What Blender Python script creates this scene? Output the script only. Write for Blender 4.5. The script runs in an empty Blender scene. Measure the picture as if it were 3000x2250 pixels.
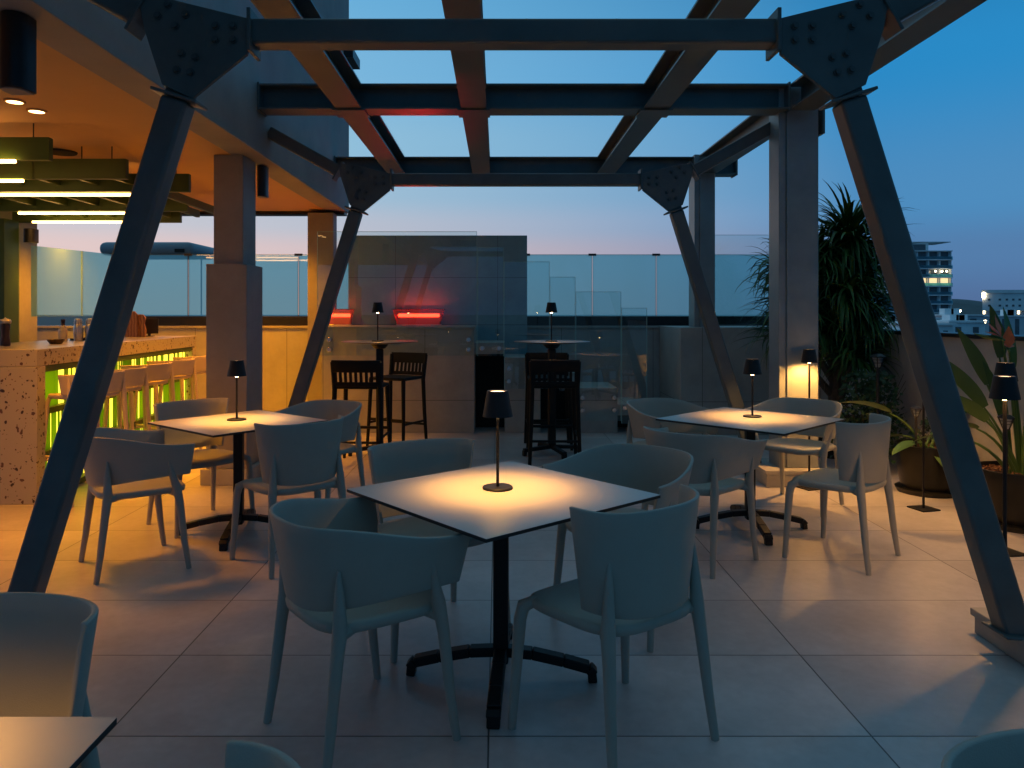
import bpy, bmesh, math, random
from mathutils import Vector, Matrix
R = math.radians
C = bpy.context.scene.collection
S = bpy.context.scene

# ------------------------------------------------------------------ camera
cam_d = bpy.data.cameras.new('camera')
cam = bpy.data.objects.new('camera', cam_d); C.objects.link(cam)
CAM_H = 1.40
cam.location = (0, 0, CAM_H)
cam.rotation_euler = (R(90), 0, 0)
cam_d.sensor_width = 36.0
cam_d.lens = 36.0 * 2200 / 3000
cam_d.shift_x = 42 / 3000
cam_d.shift_y = -208 / 3000
cam_d.clip_start = 0.05
cam_d.clip_end = 20000
S.camera = cam

# ------------------------------------------------------------------ world, sun, exposure
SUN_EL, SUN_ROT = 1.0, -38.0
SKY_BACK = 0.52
W = bpy.data.worlds.new('World'); S.world = W; W.use_nodes = True
nt = W.node_tree; nt.nodes.clear()
wo = nt.nodes.new('ShaderNodeOutputWorld'); bg = nt.nodes.new('ShaderNodeBackground')
sky = nt.nodes.new('ShaderNodeTexSky'); sky.sky_type = 'NISHITA'; sky.sun_disc = False
sky.sun_elevation = R(SUN_EL); sky.sun_rotation = R(SUN_ROT)
sky.altitude = 50; sky.air_density = 1.0; sky.dust_density = 1.2; sky.ozone_density = 5.0
# dusk colours: the physical sky is mixed with a dusk gradient by direction, its unseen zenith brightened to light the floor
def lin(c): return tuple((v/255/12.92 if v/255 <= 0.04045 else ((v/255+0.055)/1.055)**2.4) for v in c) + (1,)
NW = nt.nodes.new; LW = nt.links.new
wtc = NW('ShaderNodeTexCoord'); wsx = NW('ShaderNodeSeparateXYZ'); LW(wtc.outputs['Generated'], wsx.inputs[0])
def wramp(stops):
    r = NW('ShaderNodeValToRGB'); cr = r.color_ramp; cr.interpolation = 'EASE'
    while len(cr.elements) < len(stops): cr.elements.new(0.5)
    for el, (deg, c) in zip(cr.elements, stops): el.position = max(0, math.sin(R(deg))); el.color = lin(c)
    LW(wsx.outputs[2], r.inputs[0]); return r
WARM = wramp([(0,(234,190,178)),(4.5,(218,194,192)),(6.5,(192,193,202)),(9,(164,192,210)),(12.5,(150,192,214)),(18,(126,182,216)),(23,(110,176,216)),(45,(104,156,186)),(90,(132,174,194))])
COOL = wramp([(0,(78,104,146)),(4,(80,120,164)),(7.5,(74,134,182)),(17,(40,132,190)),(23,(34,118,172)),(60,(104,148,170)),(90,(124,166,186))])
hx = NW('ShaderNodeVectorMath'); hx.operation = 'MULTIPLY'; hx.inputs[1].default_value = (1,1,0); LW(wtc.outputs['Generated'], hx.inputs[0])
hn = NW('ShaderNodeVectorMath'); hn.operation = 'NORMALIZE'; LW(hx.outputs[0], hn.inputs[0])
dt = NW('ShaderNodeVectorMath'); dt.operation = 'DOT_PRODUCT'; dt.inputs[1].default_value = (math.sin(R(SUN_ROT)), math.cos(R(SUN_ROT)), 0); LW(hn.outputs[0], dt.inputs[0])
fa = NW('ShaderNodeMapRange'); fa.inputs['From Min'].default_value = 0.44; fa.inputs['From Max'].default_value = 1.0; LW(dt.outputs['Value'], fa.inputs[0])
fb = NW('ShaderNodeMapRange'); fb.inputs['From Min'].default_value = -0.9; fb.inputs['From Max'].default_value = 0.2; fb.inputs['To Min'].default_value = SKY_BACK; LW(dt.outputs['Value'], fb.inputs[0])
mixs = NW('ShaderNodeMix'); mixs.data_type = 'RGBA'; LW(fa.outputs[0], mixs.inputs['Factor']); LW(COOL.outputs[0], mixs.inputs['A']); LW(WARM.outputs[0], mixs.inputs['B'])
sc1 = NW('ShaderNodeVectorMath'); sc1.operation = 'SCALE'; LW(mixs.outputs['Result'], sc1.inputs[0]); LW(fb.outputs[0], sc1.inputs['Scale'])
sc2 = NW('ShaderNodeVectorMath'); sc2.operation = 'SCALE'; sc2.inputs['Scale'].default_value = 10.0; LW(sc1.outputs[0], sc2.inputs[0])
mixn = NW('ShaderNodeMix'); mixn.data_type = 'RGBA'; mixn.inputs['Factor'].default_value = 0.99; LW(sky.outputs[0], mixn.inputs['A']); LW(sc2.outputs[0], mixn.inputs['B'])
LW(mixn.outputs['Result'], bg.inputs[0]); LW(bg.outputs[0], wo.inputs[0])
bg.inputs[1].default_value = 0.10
sl = bpy.data.lights.new('sun', 'SUN'); sl.energy = 0.03; sl.angle = R(20); sl.color = (1.0, 0.72, 0.6)
so = bpy.data.objects.new('sun', sl); C.objects.link(so)
so.rotation_euler = (R(90 - 4), 0, R(180 - SUN_ROT))
vs = S.view_settings
S.display_settings.display_device = 'sRGB'
vs.view_transform = 'Standard'; vs.look = 'None'; vs.exposure = 0.14; vs.gamma = 1.0
S.cycles.max_bounces = 8; S.cycles.transparent_max_bounces = 24
S.cycles.sample_clamp_indirect = 4.0
S.cycles.caustics_reflective = False; S.cycles.caustics_refractive = False

# ------------------------------------------------------------------ helpers
class MB:
    def __init__(s): s.v = []; s.f = []; s.m = []
    def add(s, vs, fs, mi=0):
        o = len(s.v); s.v += [tuple(v) for v in vs]
        s.f += [tuple(i + o for i in f) for f in fs]; s.m += [mi] * len(fs); return s
    def box(s, x0, x1, y0, y1, z0, z1, mi=0):
        v = [(x, y, z) for z in (z0, z1) for y in (y0, y1) for x in (x0, x1)]
        return s.add(v, [(0,2,3,1),(4,5,7,6),(0,1,5,4),(2,6,7,3),(0,4,6,2),(1,3,7,5)], mi)
    def bar(s, a, b, w, d, up=(0,1,0), mi=0, w2=None, d2=None):
        """rectangular bar a->b, d measured along 'up', w across"""
        a, b = Vector(a), Vector(b); t = (b - a).normalized(); u = Vector(up)
        u = (u - t * u.dot(t)).normalized(); n = t.cross(u)
        w2 = w if w2 is None else w2; d2 = d if d2 is None else d2
        v = []
        for p, ww, dd in ((a, w, d), (b, w2, d2)):
            for i, j in ((-1,-1),(1,-1),(1,1),(-1,1)): v.append(p + n * (i * ww / 2) + u * (j * dd / 2))
        return s.add(v, [(3,2,1,0),(4,5,6,7),(0,1,5,4),(1,2,6,5),(2,3,7,6),(3,0,4,7)], mi)
    def tube(s, pts, rad, n=10, mi=0, cap=True):
        pts = [Vector(p) for p in pts]
        if not hasattr(rad, '__len__'): rad = [rad] * len(pts)
        vs = []; u = None
        for i, p in enumerate(pts):
            t = (pts[min(i+1, len(pts)-1)] - pts[max(i-1, 0)]).normalized()
            if u is None: u = t.orthogonal().normalized()
            u = (u - t * u.dot(t)).normalized(); w = t.cross(u)
            for k in range(n):
                a = 2 * math.pi * k / n; vs.append(p + (u * math.cos(a) + w * math.sin(a)) * rad[i])
        fs = []
        for i in range(len(pts) - 1):
            for k in range(n):
                k2 = (k + 1) % n; fs.append((i*n+k, i*n+k2, (i+1)*n+k2, (i+1)*n+k))
        if cap:
            fs.append(tuple(range(n - 1, -1, -1))); fs.append(tuple((len(pts)-1)*n + k for k in range(n)))
        return s.add(vs, fs, mi)
    def lathe(s, prof, c=(0,0,0), n=32, mi=0):
        """prof: (r,z) list; r=0 ends close"""
        cx, cy, cz = c; vs = []; fs = []; rings = []
        for r, z in prof:
            if r < 1e-6: rings.append([len(vs)]); vs.append((cx, cy, cz + z))
            else:
                rings.append(list(range(len(vs), len(vs) + n)))
                for k in range(n):
                    a = 2*math.pi*k/n; vs.append((cx + r*math.cos(a), cy + r*math.sin(a), cz + z))
        for A, B in zip(rings, rings[1:]):
            for k in range(n):
                k2 = (k+1) % n
                if len(A) == 1 and len(B) == 1: continue
                if len(A) == 1: fs.append((A[0], B[k2], B[k]))
                elif len(B) == 1: fs.append((A[k], A[k2], B[0]))
                else: fs.append((A[k], A[k2], B[k2], B[k]))
        return s.add(vs, fs, mi)
    def prism(s, poly, a, b, axis='y', mi=0):
        """poly 2-D outline extruded from a to b along axis"""
        n = len(poly)
        def P(p, t): return {'y': (p[0], t, p[1]), 'x': (t, p[0], p[1]), 'z': (p[0], p[1], t)}[axis]
        v = [P(p, a) for p in poly] + [P(p, b) for p in poly]
        f = [tuple(range(n - 1, -1, -1)), tuple(range(n, 2*n))] + [(i, (i+1) % n, n+(i+1) % n, n+i) for i in range(n)]
        return s.add(v, f, mi)
    def grid(s, fn, nu, nv, mi=0, closed=False):
        vs = [fn(i / nu, j / nv) for i in range(nu + 1) for j in range(nv + 1)]
        fs = [(i*(nv+1)+j, (i+1)*(nv+1)+j, (i+1)*(nv+1)+j+1, i*(nv+1)+j+1) for i in range(nu) for j in range(nv)]
        return s.add(vs, fs, mi)
    def ibeam(s, a, b, h, w, tf=0.014, tw=0.012, mi=0):
        """I section a->b (bottom centre line), h high, w wide flanges"""
        a, b = Vector(a), Vector(b)
        s.bar(a + Vector((0,0,tf/2)), b + Vector((0,0,tf/2)), w, tf, up=(0,0,1), mi=mi)
        s.bar(a + Vector((0,0,h-tf/2)), b + Vector((0,0,h-tf/2)), w, tf, up=(0,0,1), mi=mi)
        s.bar(a + Vector((0,0,h/2)), b + Vector((0,0,h/2)), tw, h - 2*tf, up=(0,0,1), mi=mi)
        return s

def build(name, mb, mat, parent=None, bevel=0, smooth=35, solid=0, seg=2, off=(0,0,0), subs=0):
    me = bpy.data.meshes.new(name)
    ox, oy, oz = off
    me.from_pydata([(x-ox, y-oy, z-oz) for x, y, z in mb.v], [], mb.f)
    mats = mat if isinstance(mat, (list, tuple)) else [mat]
    for m in mats: me.materials.append(m)
    if len(mats) > 1: me.polygons.foreach_set('material_index', mb.m)
    bm = bmesh.new(); bm.from_mesh(me); bmesh.ops.recalc_face_normals(bm, faces=bm.faces); bm.to_mesh(me); bm.free()
    if smooth:
        me.polygons.foreach_set('use_smooth', [True] * len(me.polygons))
        me.set_sharp_from_angle(angle=R(smooth))
    o = bpy.data.objects.new(name, me); C.objects.link(o)
    if parent: o.parent = parent
    else: o.location = off
    if solid:
        m = o.modifiers.new('solid', 'SOLIDIFY'); m.thickness = solid; m.offset = 0
    if bevel:
        m = o.modifiers.new('bevel', 'BEVEL'); m.width = bevel; m.segments = seg; m.limit_method = 'ANGLE'; m.angle_limit = R(40)
        m.harden_normals = False
    if subs:
        m = o.modifiers.new('sub', 'SUBSURF'); m.levels = subs; m.render_levels = subs
    return o

def thing(name, loc=(0,0,0), rz=0, label='', cat='', group=None):
    o = bpy.data.objects.new(name, None); C.objects.link(o); o.empty_display_size = 0.1
    o.location = loc; o.rotation_euler = (0, 0, rz)
    o['label'] = label; o['category'] = cat
    if group: o['group'] = group
    return o
def tag(o, label, cat, group=None):
    o['label'] = label; o['category'] = cat
    if group: o['group'] = group
    return o
def struct(o, kind='structure'):
    o['kind'] = kind; return o
KIDS = {}
def copy_tree(src, loc=None, rz=None, label=None, group=None):
    def cp(o, par):
        c = o.copy(); C.objects.link(c)
        if par: c.parent = par
        for ch in kids(o): cp(ch, c)
        return c
    r = cp(src, None)
    if loc is not None: r.location = loc
    if rz is not None: r.rotation_euler = (0, 0, rz)
    if label: r['label'] = label
    if group: r['group'] = group
    return r
def kids(o): return [c for c in bpy.data.objects if c.parent == o]

# ------------------------------------------------------------------ materials
def mat_base(name):
    m = bpy.data.materials.new(name); m.use_nodes = True
    n = m.node_tree.nodes; b = n['Principled BSDF']
    return m, m.node_tree, b
def mat(name, col, rough=0.5, metal=0.0, var=0.12, scale=6.0, bump=0.0, bscale=120.0, rvar=0.08, spec=0.5, stretch=(1,1,1)):
    m, t, b = mat_base(name); L = t.links.new
    b.inputs['Metallic'].default_value = metal
    b.inputs['Specular IOR Level'].default_value = spec
    tc = t.nodes.new('ShaderNodeTexCoord'); mp = t.nodes.new('ShaderNodeMapping'); mp.inputs['Scale'].default_value = stretch
    L(tc.outputs['Object'], mp.inputs[0])
    nz = t.nodes.new('ShaderNodeTexNoise'); nz.inputs['Scale'].default_value = scale; nz.inputs['Detail'].default_value = 6
    nz.inputs['Roughness'].default_value = 0.6
    L(mp.outputs[0], nz.inputs['Vector'])
    rp = t.nodes.new('ShaderNodeValToRGB')
    rp.color_ramp.elements[0].position = 0.3; rp.color_ramp.elements[1].position = 0.7
    rp.color_ramp.elements[0].color = (*[c*(1-var) for c in col], 1); rp.color_ramp.elements[1].color = (*[min(1, c*(1+var)) for c in col], 1)
    L(nz.outputs['Fac'], rp.inputs[0]); L(rp.outputs[0], b.inputs['Base Color'])
    mr = t.nodes.new('ShaderNodeMapRange'); mr.inputs['To Min'].default_value = max(0.02, rough-rvar); mr.inputs['To Max'].default_value = min(1, rough+rvar)
    L(nz.outputs['Fac'], mr.inputs[0]); L(mr.outputs[0], b.inputs['Roughness'])
    if bump:
        n2 = t.nodes.new('ShaderNodeTexNoise'); n2.inputs['Scale'].default_value = bscale; n2.inputs['Detail'].default_value = 3
        L(tc.outputs['Object'], n2.inputs['Vector'])
        bp = t.nodes.new('ShaderNodeBump'); bp.inputs['Strength'].default_value = bump; bp.inputs['Distance'].default_value = 0.004
        L(n2.outputs['Fac'], bp.inputs['Height']); L(bp.outputs[0], b.inputs['Normal'])
    return m
def emis(name, col, strength):
    m, t, b = mat_base(name)
    b.inputs['Base Color'].default_value = (0.8, 0.7, 0.6, 1)
    b.inputs['Emission Color'].default_value = (*col, 1); b.inputs['Emission Strength'].default_value = strength
    return m
def glass(name, tint, refl=0.10, rough=0.0, diff=None, dfac=0.0, frosted=False):
    m = bpy.data.materials.new(name); m.use_nodes = True; t = m.node_tree; t.nodes.clear(); L = t.links.new
    out = t.nodes.new('ShaderNodeOutputMaterial'); tr = t.nodes.new('ShaderNodeBsdfTransparent'); gl = t.nodes.new('ShaderNodeBsdfGlossy')
    mx = t.nodes.new('ShaderNodeMixShader'); lw = t.nodes.new('ShaderNodeLayerWeight'); lw.inputs['Blend'].default_value = 0.25
    mr = t.nodes.new('ShaderNodeMapRange'); mr.inputs['To Min'].default_value = refl; mr.inputs['To Max'].default_value = 0.9
    L(lw.outputs['Facing'], mr.inputs[0])
    pw = t.nodes.new('ShaderNodeMath'); pw.operation = 'POWER'; pw.inputs[1].default_value = 3.0
    L(lw.outputs['Facing'], pw.inputs[0]); L(pw.outputs[0], mr.inputs[0])
    tr.inputs[0].default_value = (*tint, 1); gl.inputs['Roughness'].default_value = rough
    src = tr
    if diff:
        df = t.nodes.new('ShaderNodeBsdfTranslucent' if frosted else 'ShaderNodeBsdfDiffuse'); df.inputs[0].default_value = (*diff, 1)
        m2 = t.nodes.new('ShaderNodeMixShader'); m2.inputs[0].default_value = dfac
        L(tr.outputs[0], m2.inputs[1]); L(df.outputs[0], m2.inputs[2]); src = m2
    L(mr.outputs[0], mx.inputs[0]); L(src.outputs[0], mx.inputs[1]); L(gl.outputs[0], mx.inputs[2]); L(mx.outputs[0], out.inputs[0])
    return m

def translucent(name, col, tcol, fac=0.6, var=0.35):
    m = bpy.data.materials.new(name); m.use_nodes = True; t = m.node_tree; t.nodes.clear(); L = t.links.new; N = t.nodes.new
    out = N('ShaderNodeOutputMaterial'); df = N('ShaderNodeBsdfPrincipled'); tr = N('ShaderNodeBsdfTranslucent'); mx = N('ShaderNodeMixShader'); mx.inputs[0].default_value = fac
    g = N('ShaderNodeNewGeometry'); mr = N('ShaderNodeMapRange'); mr.inputs['To Min'].default_value = 1-var; mr.inputs['To Max'].default_value = 1+var*0.4; L(g.outputs['Random Per Island'], mr.inputs[0])
    for n, c, s_ in ((df, col, 'Base Color'), (tr, tcol, 'Color')):
        v = N('ShaderNodeVectorMath'); v.operation = 'SCALE'; v.inputs[0].default_value = c; L(mr.outputs[0], v.inputs['Scale']); L(v.outputs[0], n.inputs[s_])
    df.inputs['Roughness'].default_value = 0.35
    L(df.outputs[0], mx.inputs[1]); L(tr.outputs[0], mx.inputs[2]); L(mx.outputs[0], out.inputs[0])
    return m
def floor_mat():
    m, t, b = mat_base('porcelain_tile'); L = t.links.new; N = t.nodes.new
    tc = N('ShaderNodeTexCoord'); sx = N('ShaderNodeSeparateXYZ'); L(tc.outputs['Object'], sx.inputs[0])
    def axis(o, off, size):
        a = N('ShaderNodeMath'); a.operation = 'ADD'; a.inputs[1].default_value = off; L(sx.outputs[o], a.inputs[0])
        d = N('ShaderNodeMath'); d.operation = 'DIVIDE'; d.inputs[1].default_value = size; L(a.outputs[0], d.inputs[0])
        fl = N('ShaderNodeMath'); fl.operation = 'FLOOR'; L(d.outputs[0], fl.inputs[0])
        fr = N('ShaderNodeMath'); fr.operation = 'FRACT'; L(d.outputs[0], fr.inputs[0])
        pp = N('ShaderNodeMath'); pp.operation = 'PINGPONG'; pp.inputs[1].default_value = 0.5; L(fr.outputs[0], pp.inputs[0])
        mm = N('ShaderNodeMath'); mm.operation = 'MULTIPLY'; mm.inputs[1].default_value = size; L(pp.outputs[0], mm.inputs[0])
        return fl, mm
    fx, dx = axis(0, 0.03 + 12.67, 1.267); fy, dy = axis(1, -2.484 + 5.88, 0.588)
    mn = N('ShaderNodeMath'); mn.operation = 'MINIMUM'; L(dx.outputs[0], mn.inputs[0]); L(dy.outputs[0], mn.inputs[1])
    jt = N('ShaderNodeMapRange'); jt.inputs['From Min'].default_value = 0.0020; jt.inputs['From Max'].default_value = 0.0036; L(mn.outputs[0], jt.inputs[0])
    cb = N('ShaderNodeCombineXYZ'); L(fx.outputs[0], cb.inputs[0]); L(fy.outputs[0], cb.inputs[1])
    wn = N('ShaderNodeTexWhiteNoise'); L(cb.outputs[0], wn.inputs['Vector'])
    # offset the mottling per tile so it does not run through the joints
    va = N('ShaderNodeVectorMath'); va.operation = 'MULTIPLY_ADD'; va.inputs[1].default_value = (7,7,7)
    L(wn.outputs['Color'], va.inputs[0]); L(tc.outputs['Object'], va.inputs[2])
    n1 = N('ShaderNodeTexNoise'); n1.inputs['Scale'].default_value = 2.2; n1.inputs['Detail'].default_value = 8; n1.inputs['Roughness'].default_value = 0.65; L(va.outputs[0], n1.inputs['Vector'])
    n2 = N('ShaderNodeTexNoise'); n2.inputs['Scale'].default_value = 26; n2.inputs['Detail'].default_value = 6; L(va.outputs[0], n2.inputs['Vector'])
    r1 = N('ShaderNodeValToRGB'); r1.color_ramp.elements[0].position = 0.32; r1.color_ramp.elements[1].position = 0.70
    r1.color_ramp.elements[0].color = (0.43, 0.39, 0.385, 1); r1.color_ramp.elements[1].color = (0.585, 0.54, 0.54, 1)
    L(n1.outputs['Fac'], r1.inputs[0])
    mx = N('ShaderNodeMix'); mx.data_type = 'RGBA'; mx.blend_type = 'MULTIPLY'; mx.inputs['Factor'].default_value = 1.0
    r2 = N('ShaderNodeMapRange'); r2.inputs['To Min'].default_value = 0.86; r2.inputs['To Max'].default_value = 1.12; L(n2.outputs['Fac'], r2.inputs[0])
    L(r1.outputs[0], mx.inputs['A']); L(r2.outputs[0], mx.inputs['B'])
    m3 = N('ShaderNodeMix'); m3.data_type = 'RGBA'; m3.blend_type = 'MULTIPLY'; m3.inputs['Factor'].default_value = 1.0
    r3 = N('ShaderNodeMapRange'); r3.inputs['To Min'].default_value = 0.90; r3.inputs['To Max'].default_value = 1.06; L(wn.outputs['Value'], r3.inputs[0])
    L(mx.outputs['Result'], m3.inputs['A']); L(r3.outputs[0], m3.inputs['B'])
    mj = N('ShaderNodeMix'); mj.data_type = 'RGBA'; mj.inputs['A'].default_value = (0.09, 0.08, 0.075, 1)
    L(jt.outputs[0], mj.inputs['Factor']); L(m3.outputs['Result'], mj.inputs['B']); L(mj.outputs['Result'], b.inputs['Base Color'])
    rr = N('ShaderNodeMapRange'); rr.inputs['To Min'].default_value = 0.24; rr.inputs['To Max'].default_value = 0.46; L(n1.outputs['Fac'], rr.inputs[0])
    L(rr.outputs[0], b.inputs['Roughness'])
    bp = N('ShaderNodeBump'); bp.inputs['Strength'].default_value = 0.5; bp.inputs['Distance'].default_value = 0.002
    ad = N('ShaderNodeMath'); ad.operation = 'MULTIPLY_ADD'; ad.inputs[1].default_value = 0.05; L(n2.outputs['Fac'], ad.inputs[0]); L(jt.outputs[0], ad.inputs[2])
    L(ad.outputs[0], bp.inputs['Height']); L(bp.outputs[0], b.inputs['Normal'])
    return m
def terrazzo_mat():
    m, t, b = mat_base('terrazzo'); L = t.links.new; N = t.nodes.new
    tc = N('ShaderNodeTexCoord')
    nz = N('ShaderNodeTexNoise'); nz.inputs['Scale'].default_value = 14; L(tc.outputs['Object'], nz.inputs['Vector'])
    va = N('ShaderNodeVectorMath'); va.operation = 'MULTIPLY_ADD'; va.inputs[1].default_value = (0.07,0.07,0.07); L(nz.outputs['Color'], va.inputs[0]); L(tc.outputs['Object'], va.inputs[2])
    prev = None; base = (0.36, 0.335, 0.29, 1)
    for sc, thr, sel, cols in ((27, 0.36, 0.22, ((0.02,0.014,0.012,1),(0.10,0.05,0.03,1))), (56, 0.34, 0.20, ((0.04,0.03,0.025,1),(0.20,0.11,0.07,1)))):
        vo = N('ShaderNodeTexVoronoi'); vo.inputs['Scale'].default_value = sc; L(va.outputs[0], vo.inputs['Vector'])
        sp = N('ShaderNodeSeparateColor'); L(vo.outputs['Color'], sp.inputs[0])
        lt = N('ShaderNodeMath'); lt.operation = 'LESS_THAN'; lt.inputs[1].default_value = thr; L(vo.outputs['Distance'], lt.inputs[0])
        s2 = N('ShaderNodeMath'); s2.operation = 'LESS_THAN'; s2.inputs[1].default_value = sel; L(sp.outputs[0], s2.inputs[0])
        mu = N('ShaderNodeMath'); mu.operation = 'MULTIPLY'; L(lt.outputs[0], mu.inputs[0]); L(s2.outputs[0], mu.inputs[1])
        cm = N('ShaderNodeMix'); cm.data_type = 'RGBA'; cm.inputs['A'].default_value = cols[0]; cm.inputs['B'].default_value = cols[1]; L(sp.outputs[1], cm.inputs['Factor'])
        mx = N('ShaderNodeMix'); mx.data_type = 'RGBA'; L(mu.outputs[0], mx.inputs['Factor'])
        if prev is None: mx.inputs['A'].default_value = base
        else: L(prev, mx.inputs['A'])
        L(cm.outputs['Result'], mx.inputs['B']); prev = mx.outputs['Result']
    L(prev, b.inputs['Base Color']); b.inputs['Roughness'].default_value = 0.28
    return m
def panel_mat(name, col, px, pz, rough=0.6, joint=0.004):
    """large-format cladding with fine joints on a vertical face (object x/y and z)"""
    m, t, b = mat_base(name); L = t.links.new; N = t.nodes.new
    tc = N('ShaderNodeTexCoord'); sx = N('ShaderNodeSeparateXYZ'); L(tc.outputs['Object'], sx.inputs[0])
    ds = []
    for o, size, off in ((0, px, 30.3), (2, pz, 10.15)):
        a = N('ShaderNodeMath'); a.operation = 'ADD'; a.inputs[1].default_value = off; L(sx.outputs[o], a.inputs[0])
        d = N('ShaderNodeMath'); d.operation = 'PINGPONG'; d.inputs[1].default_value = size / 2; L(a.outputs[0], d.inputs[0]); ds.append(d)
    mn = N('ShaderNodeMath'); mn.operation = 'MINIMUM'; L(ds[0].outputs[0], mn.inputs[0]); L(ds[1].outputs[0], mn.inputs[1])
    jt = N('ShaderNodeMapRange'); jt.inputs['From Min'].default_value = joint * 0.6; jt.inputs['From Max'].default_value = joint; L(mn.outputs[0], jt.inputs[0])
    n1 = N('ShaderNodeTexNoise'); n1.inputs['Scale'].default_value = 2.0; n1.inputs['Detail'].default_value = 9; n1.inputs['Roughness'].default_value = 0.7; L(tc.outputs['Object'], n1.inputs['Vector'])
    r1 = N('ShaderNodeValToRGB'); r1.color_ramp.elements[0].position = 0.3; r1.color_ramp.elements[1].position = 0.72
    r1.color_ramp.elements[0].color = (*[c*0.78 for c in col], 1); r1.color_ramp.elements[1].color = (*[c*1.15 for c in col], 1); L(n1.outputs['Fac'], r1.inputs[0])
    mj = N('ShaderNodeMix'); mj.data_type = 'RGBA'; mj.inputs['A'].default_value = (*[c*0.3 for c in col], 1)
    L(jt.outputs[0], mj.inputs['Factor']); L(r1.outputs[0], mj.inputs['B']); L(mj.outputs['Result'], b.inputs['Base Color'])
    b.inputs['Roughness'].default_value = rough
    n2 = N('ShaderNodeTexNoise'); n2.inputs['Scale'].default_value = 90; n2.inputs['Detail'].default_value = 4; L(tc.outputs['Object'], n2.inputs['Vector'])
    bp = N('ShaderNodeBump'); bp.inputs['Strength'].default_value = 0.15; bp.inputs['Distance'].default_value = 0.003; L(n2.outputs['Fac'], bp.inputs['Height']); L(bp.outputs[0], b.inputs['Normal'])
    return m
def leaf_mat(name, c0, c1, rough=0.45):
    m, t, b = mat_base(name); L = t.links.new; N = t.nodes.new
    g = N('ShaderNodeNewGeometry'); r = N('ShaderNodeValToRGB')
    r.color_ramp.elements[0].color = (*c0, 1); r.color_ramp.elements[1].color = (*c1, 1)
    L(g.outputs['Random Per Island'], r.inputs[0]); L(r.outputs[0], b.inputs['Base Color']); b.inputs['Roughness'].default_value = rough
    b.inputs['Specular IOR Level'].default_value = 0.35
    return m
def wood_mat(name, c0, c1):
    m, t, b = mat_base(name); L = t.links.new; N = t.nodes.new
    tc = N('ShaderNodeTexCoord'); w = N('ShaderNodeTexWave'); w.inputs['Scale'].default_value = 9; w.inputs['Distortion'].default_value = 6; w.inputs['Detail'].default_value = 4
    L(tc.outputs['Object'], w.inputs['Vector']); r = N('ShaderNodeValToRGB')
    r.color_ramp.elements[0].color = (*c0, 1); r.color_ramp.elements[1].color = (*c1, 1); L(w.outputs['Fac'], r.inputs[0]); L(r.outputs[0], b.inputs['Base Color'])
    b.inputs['Roughness'].default_value = 0.45
    return m

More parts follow.
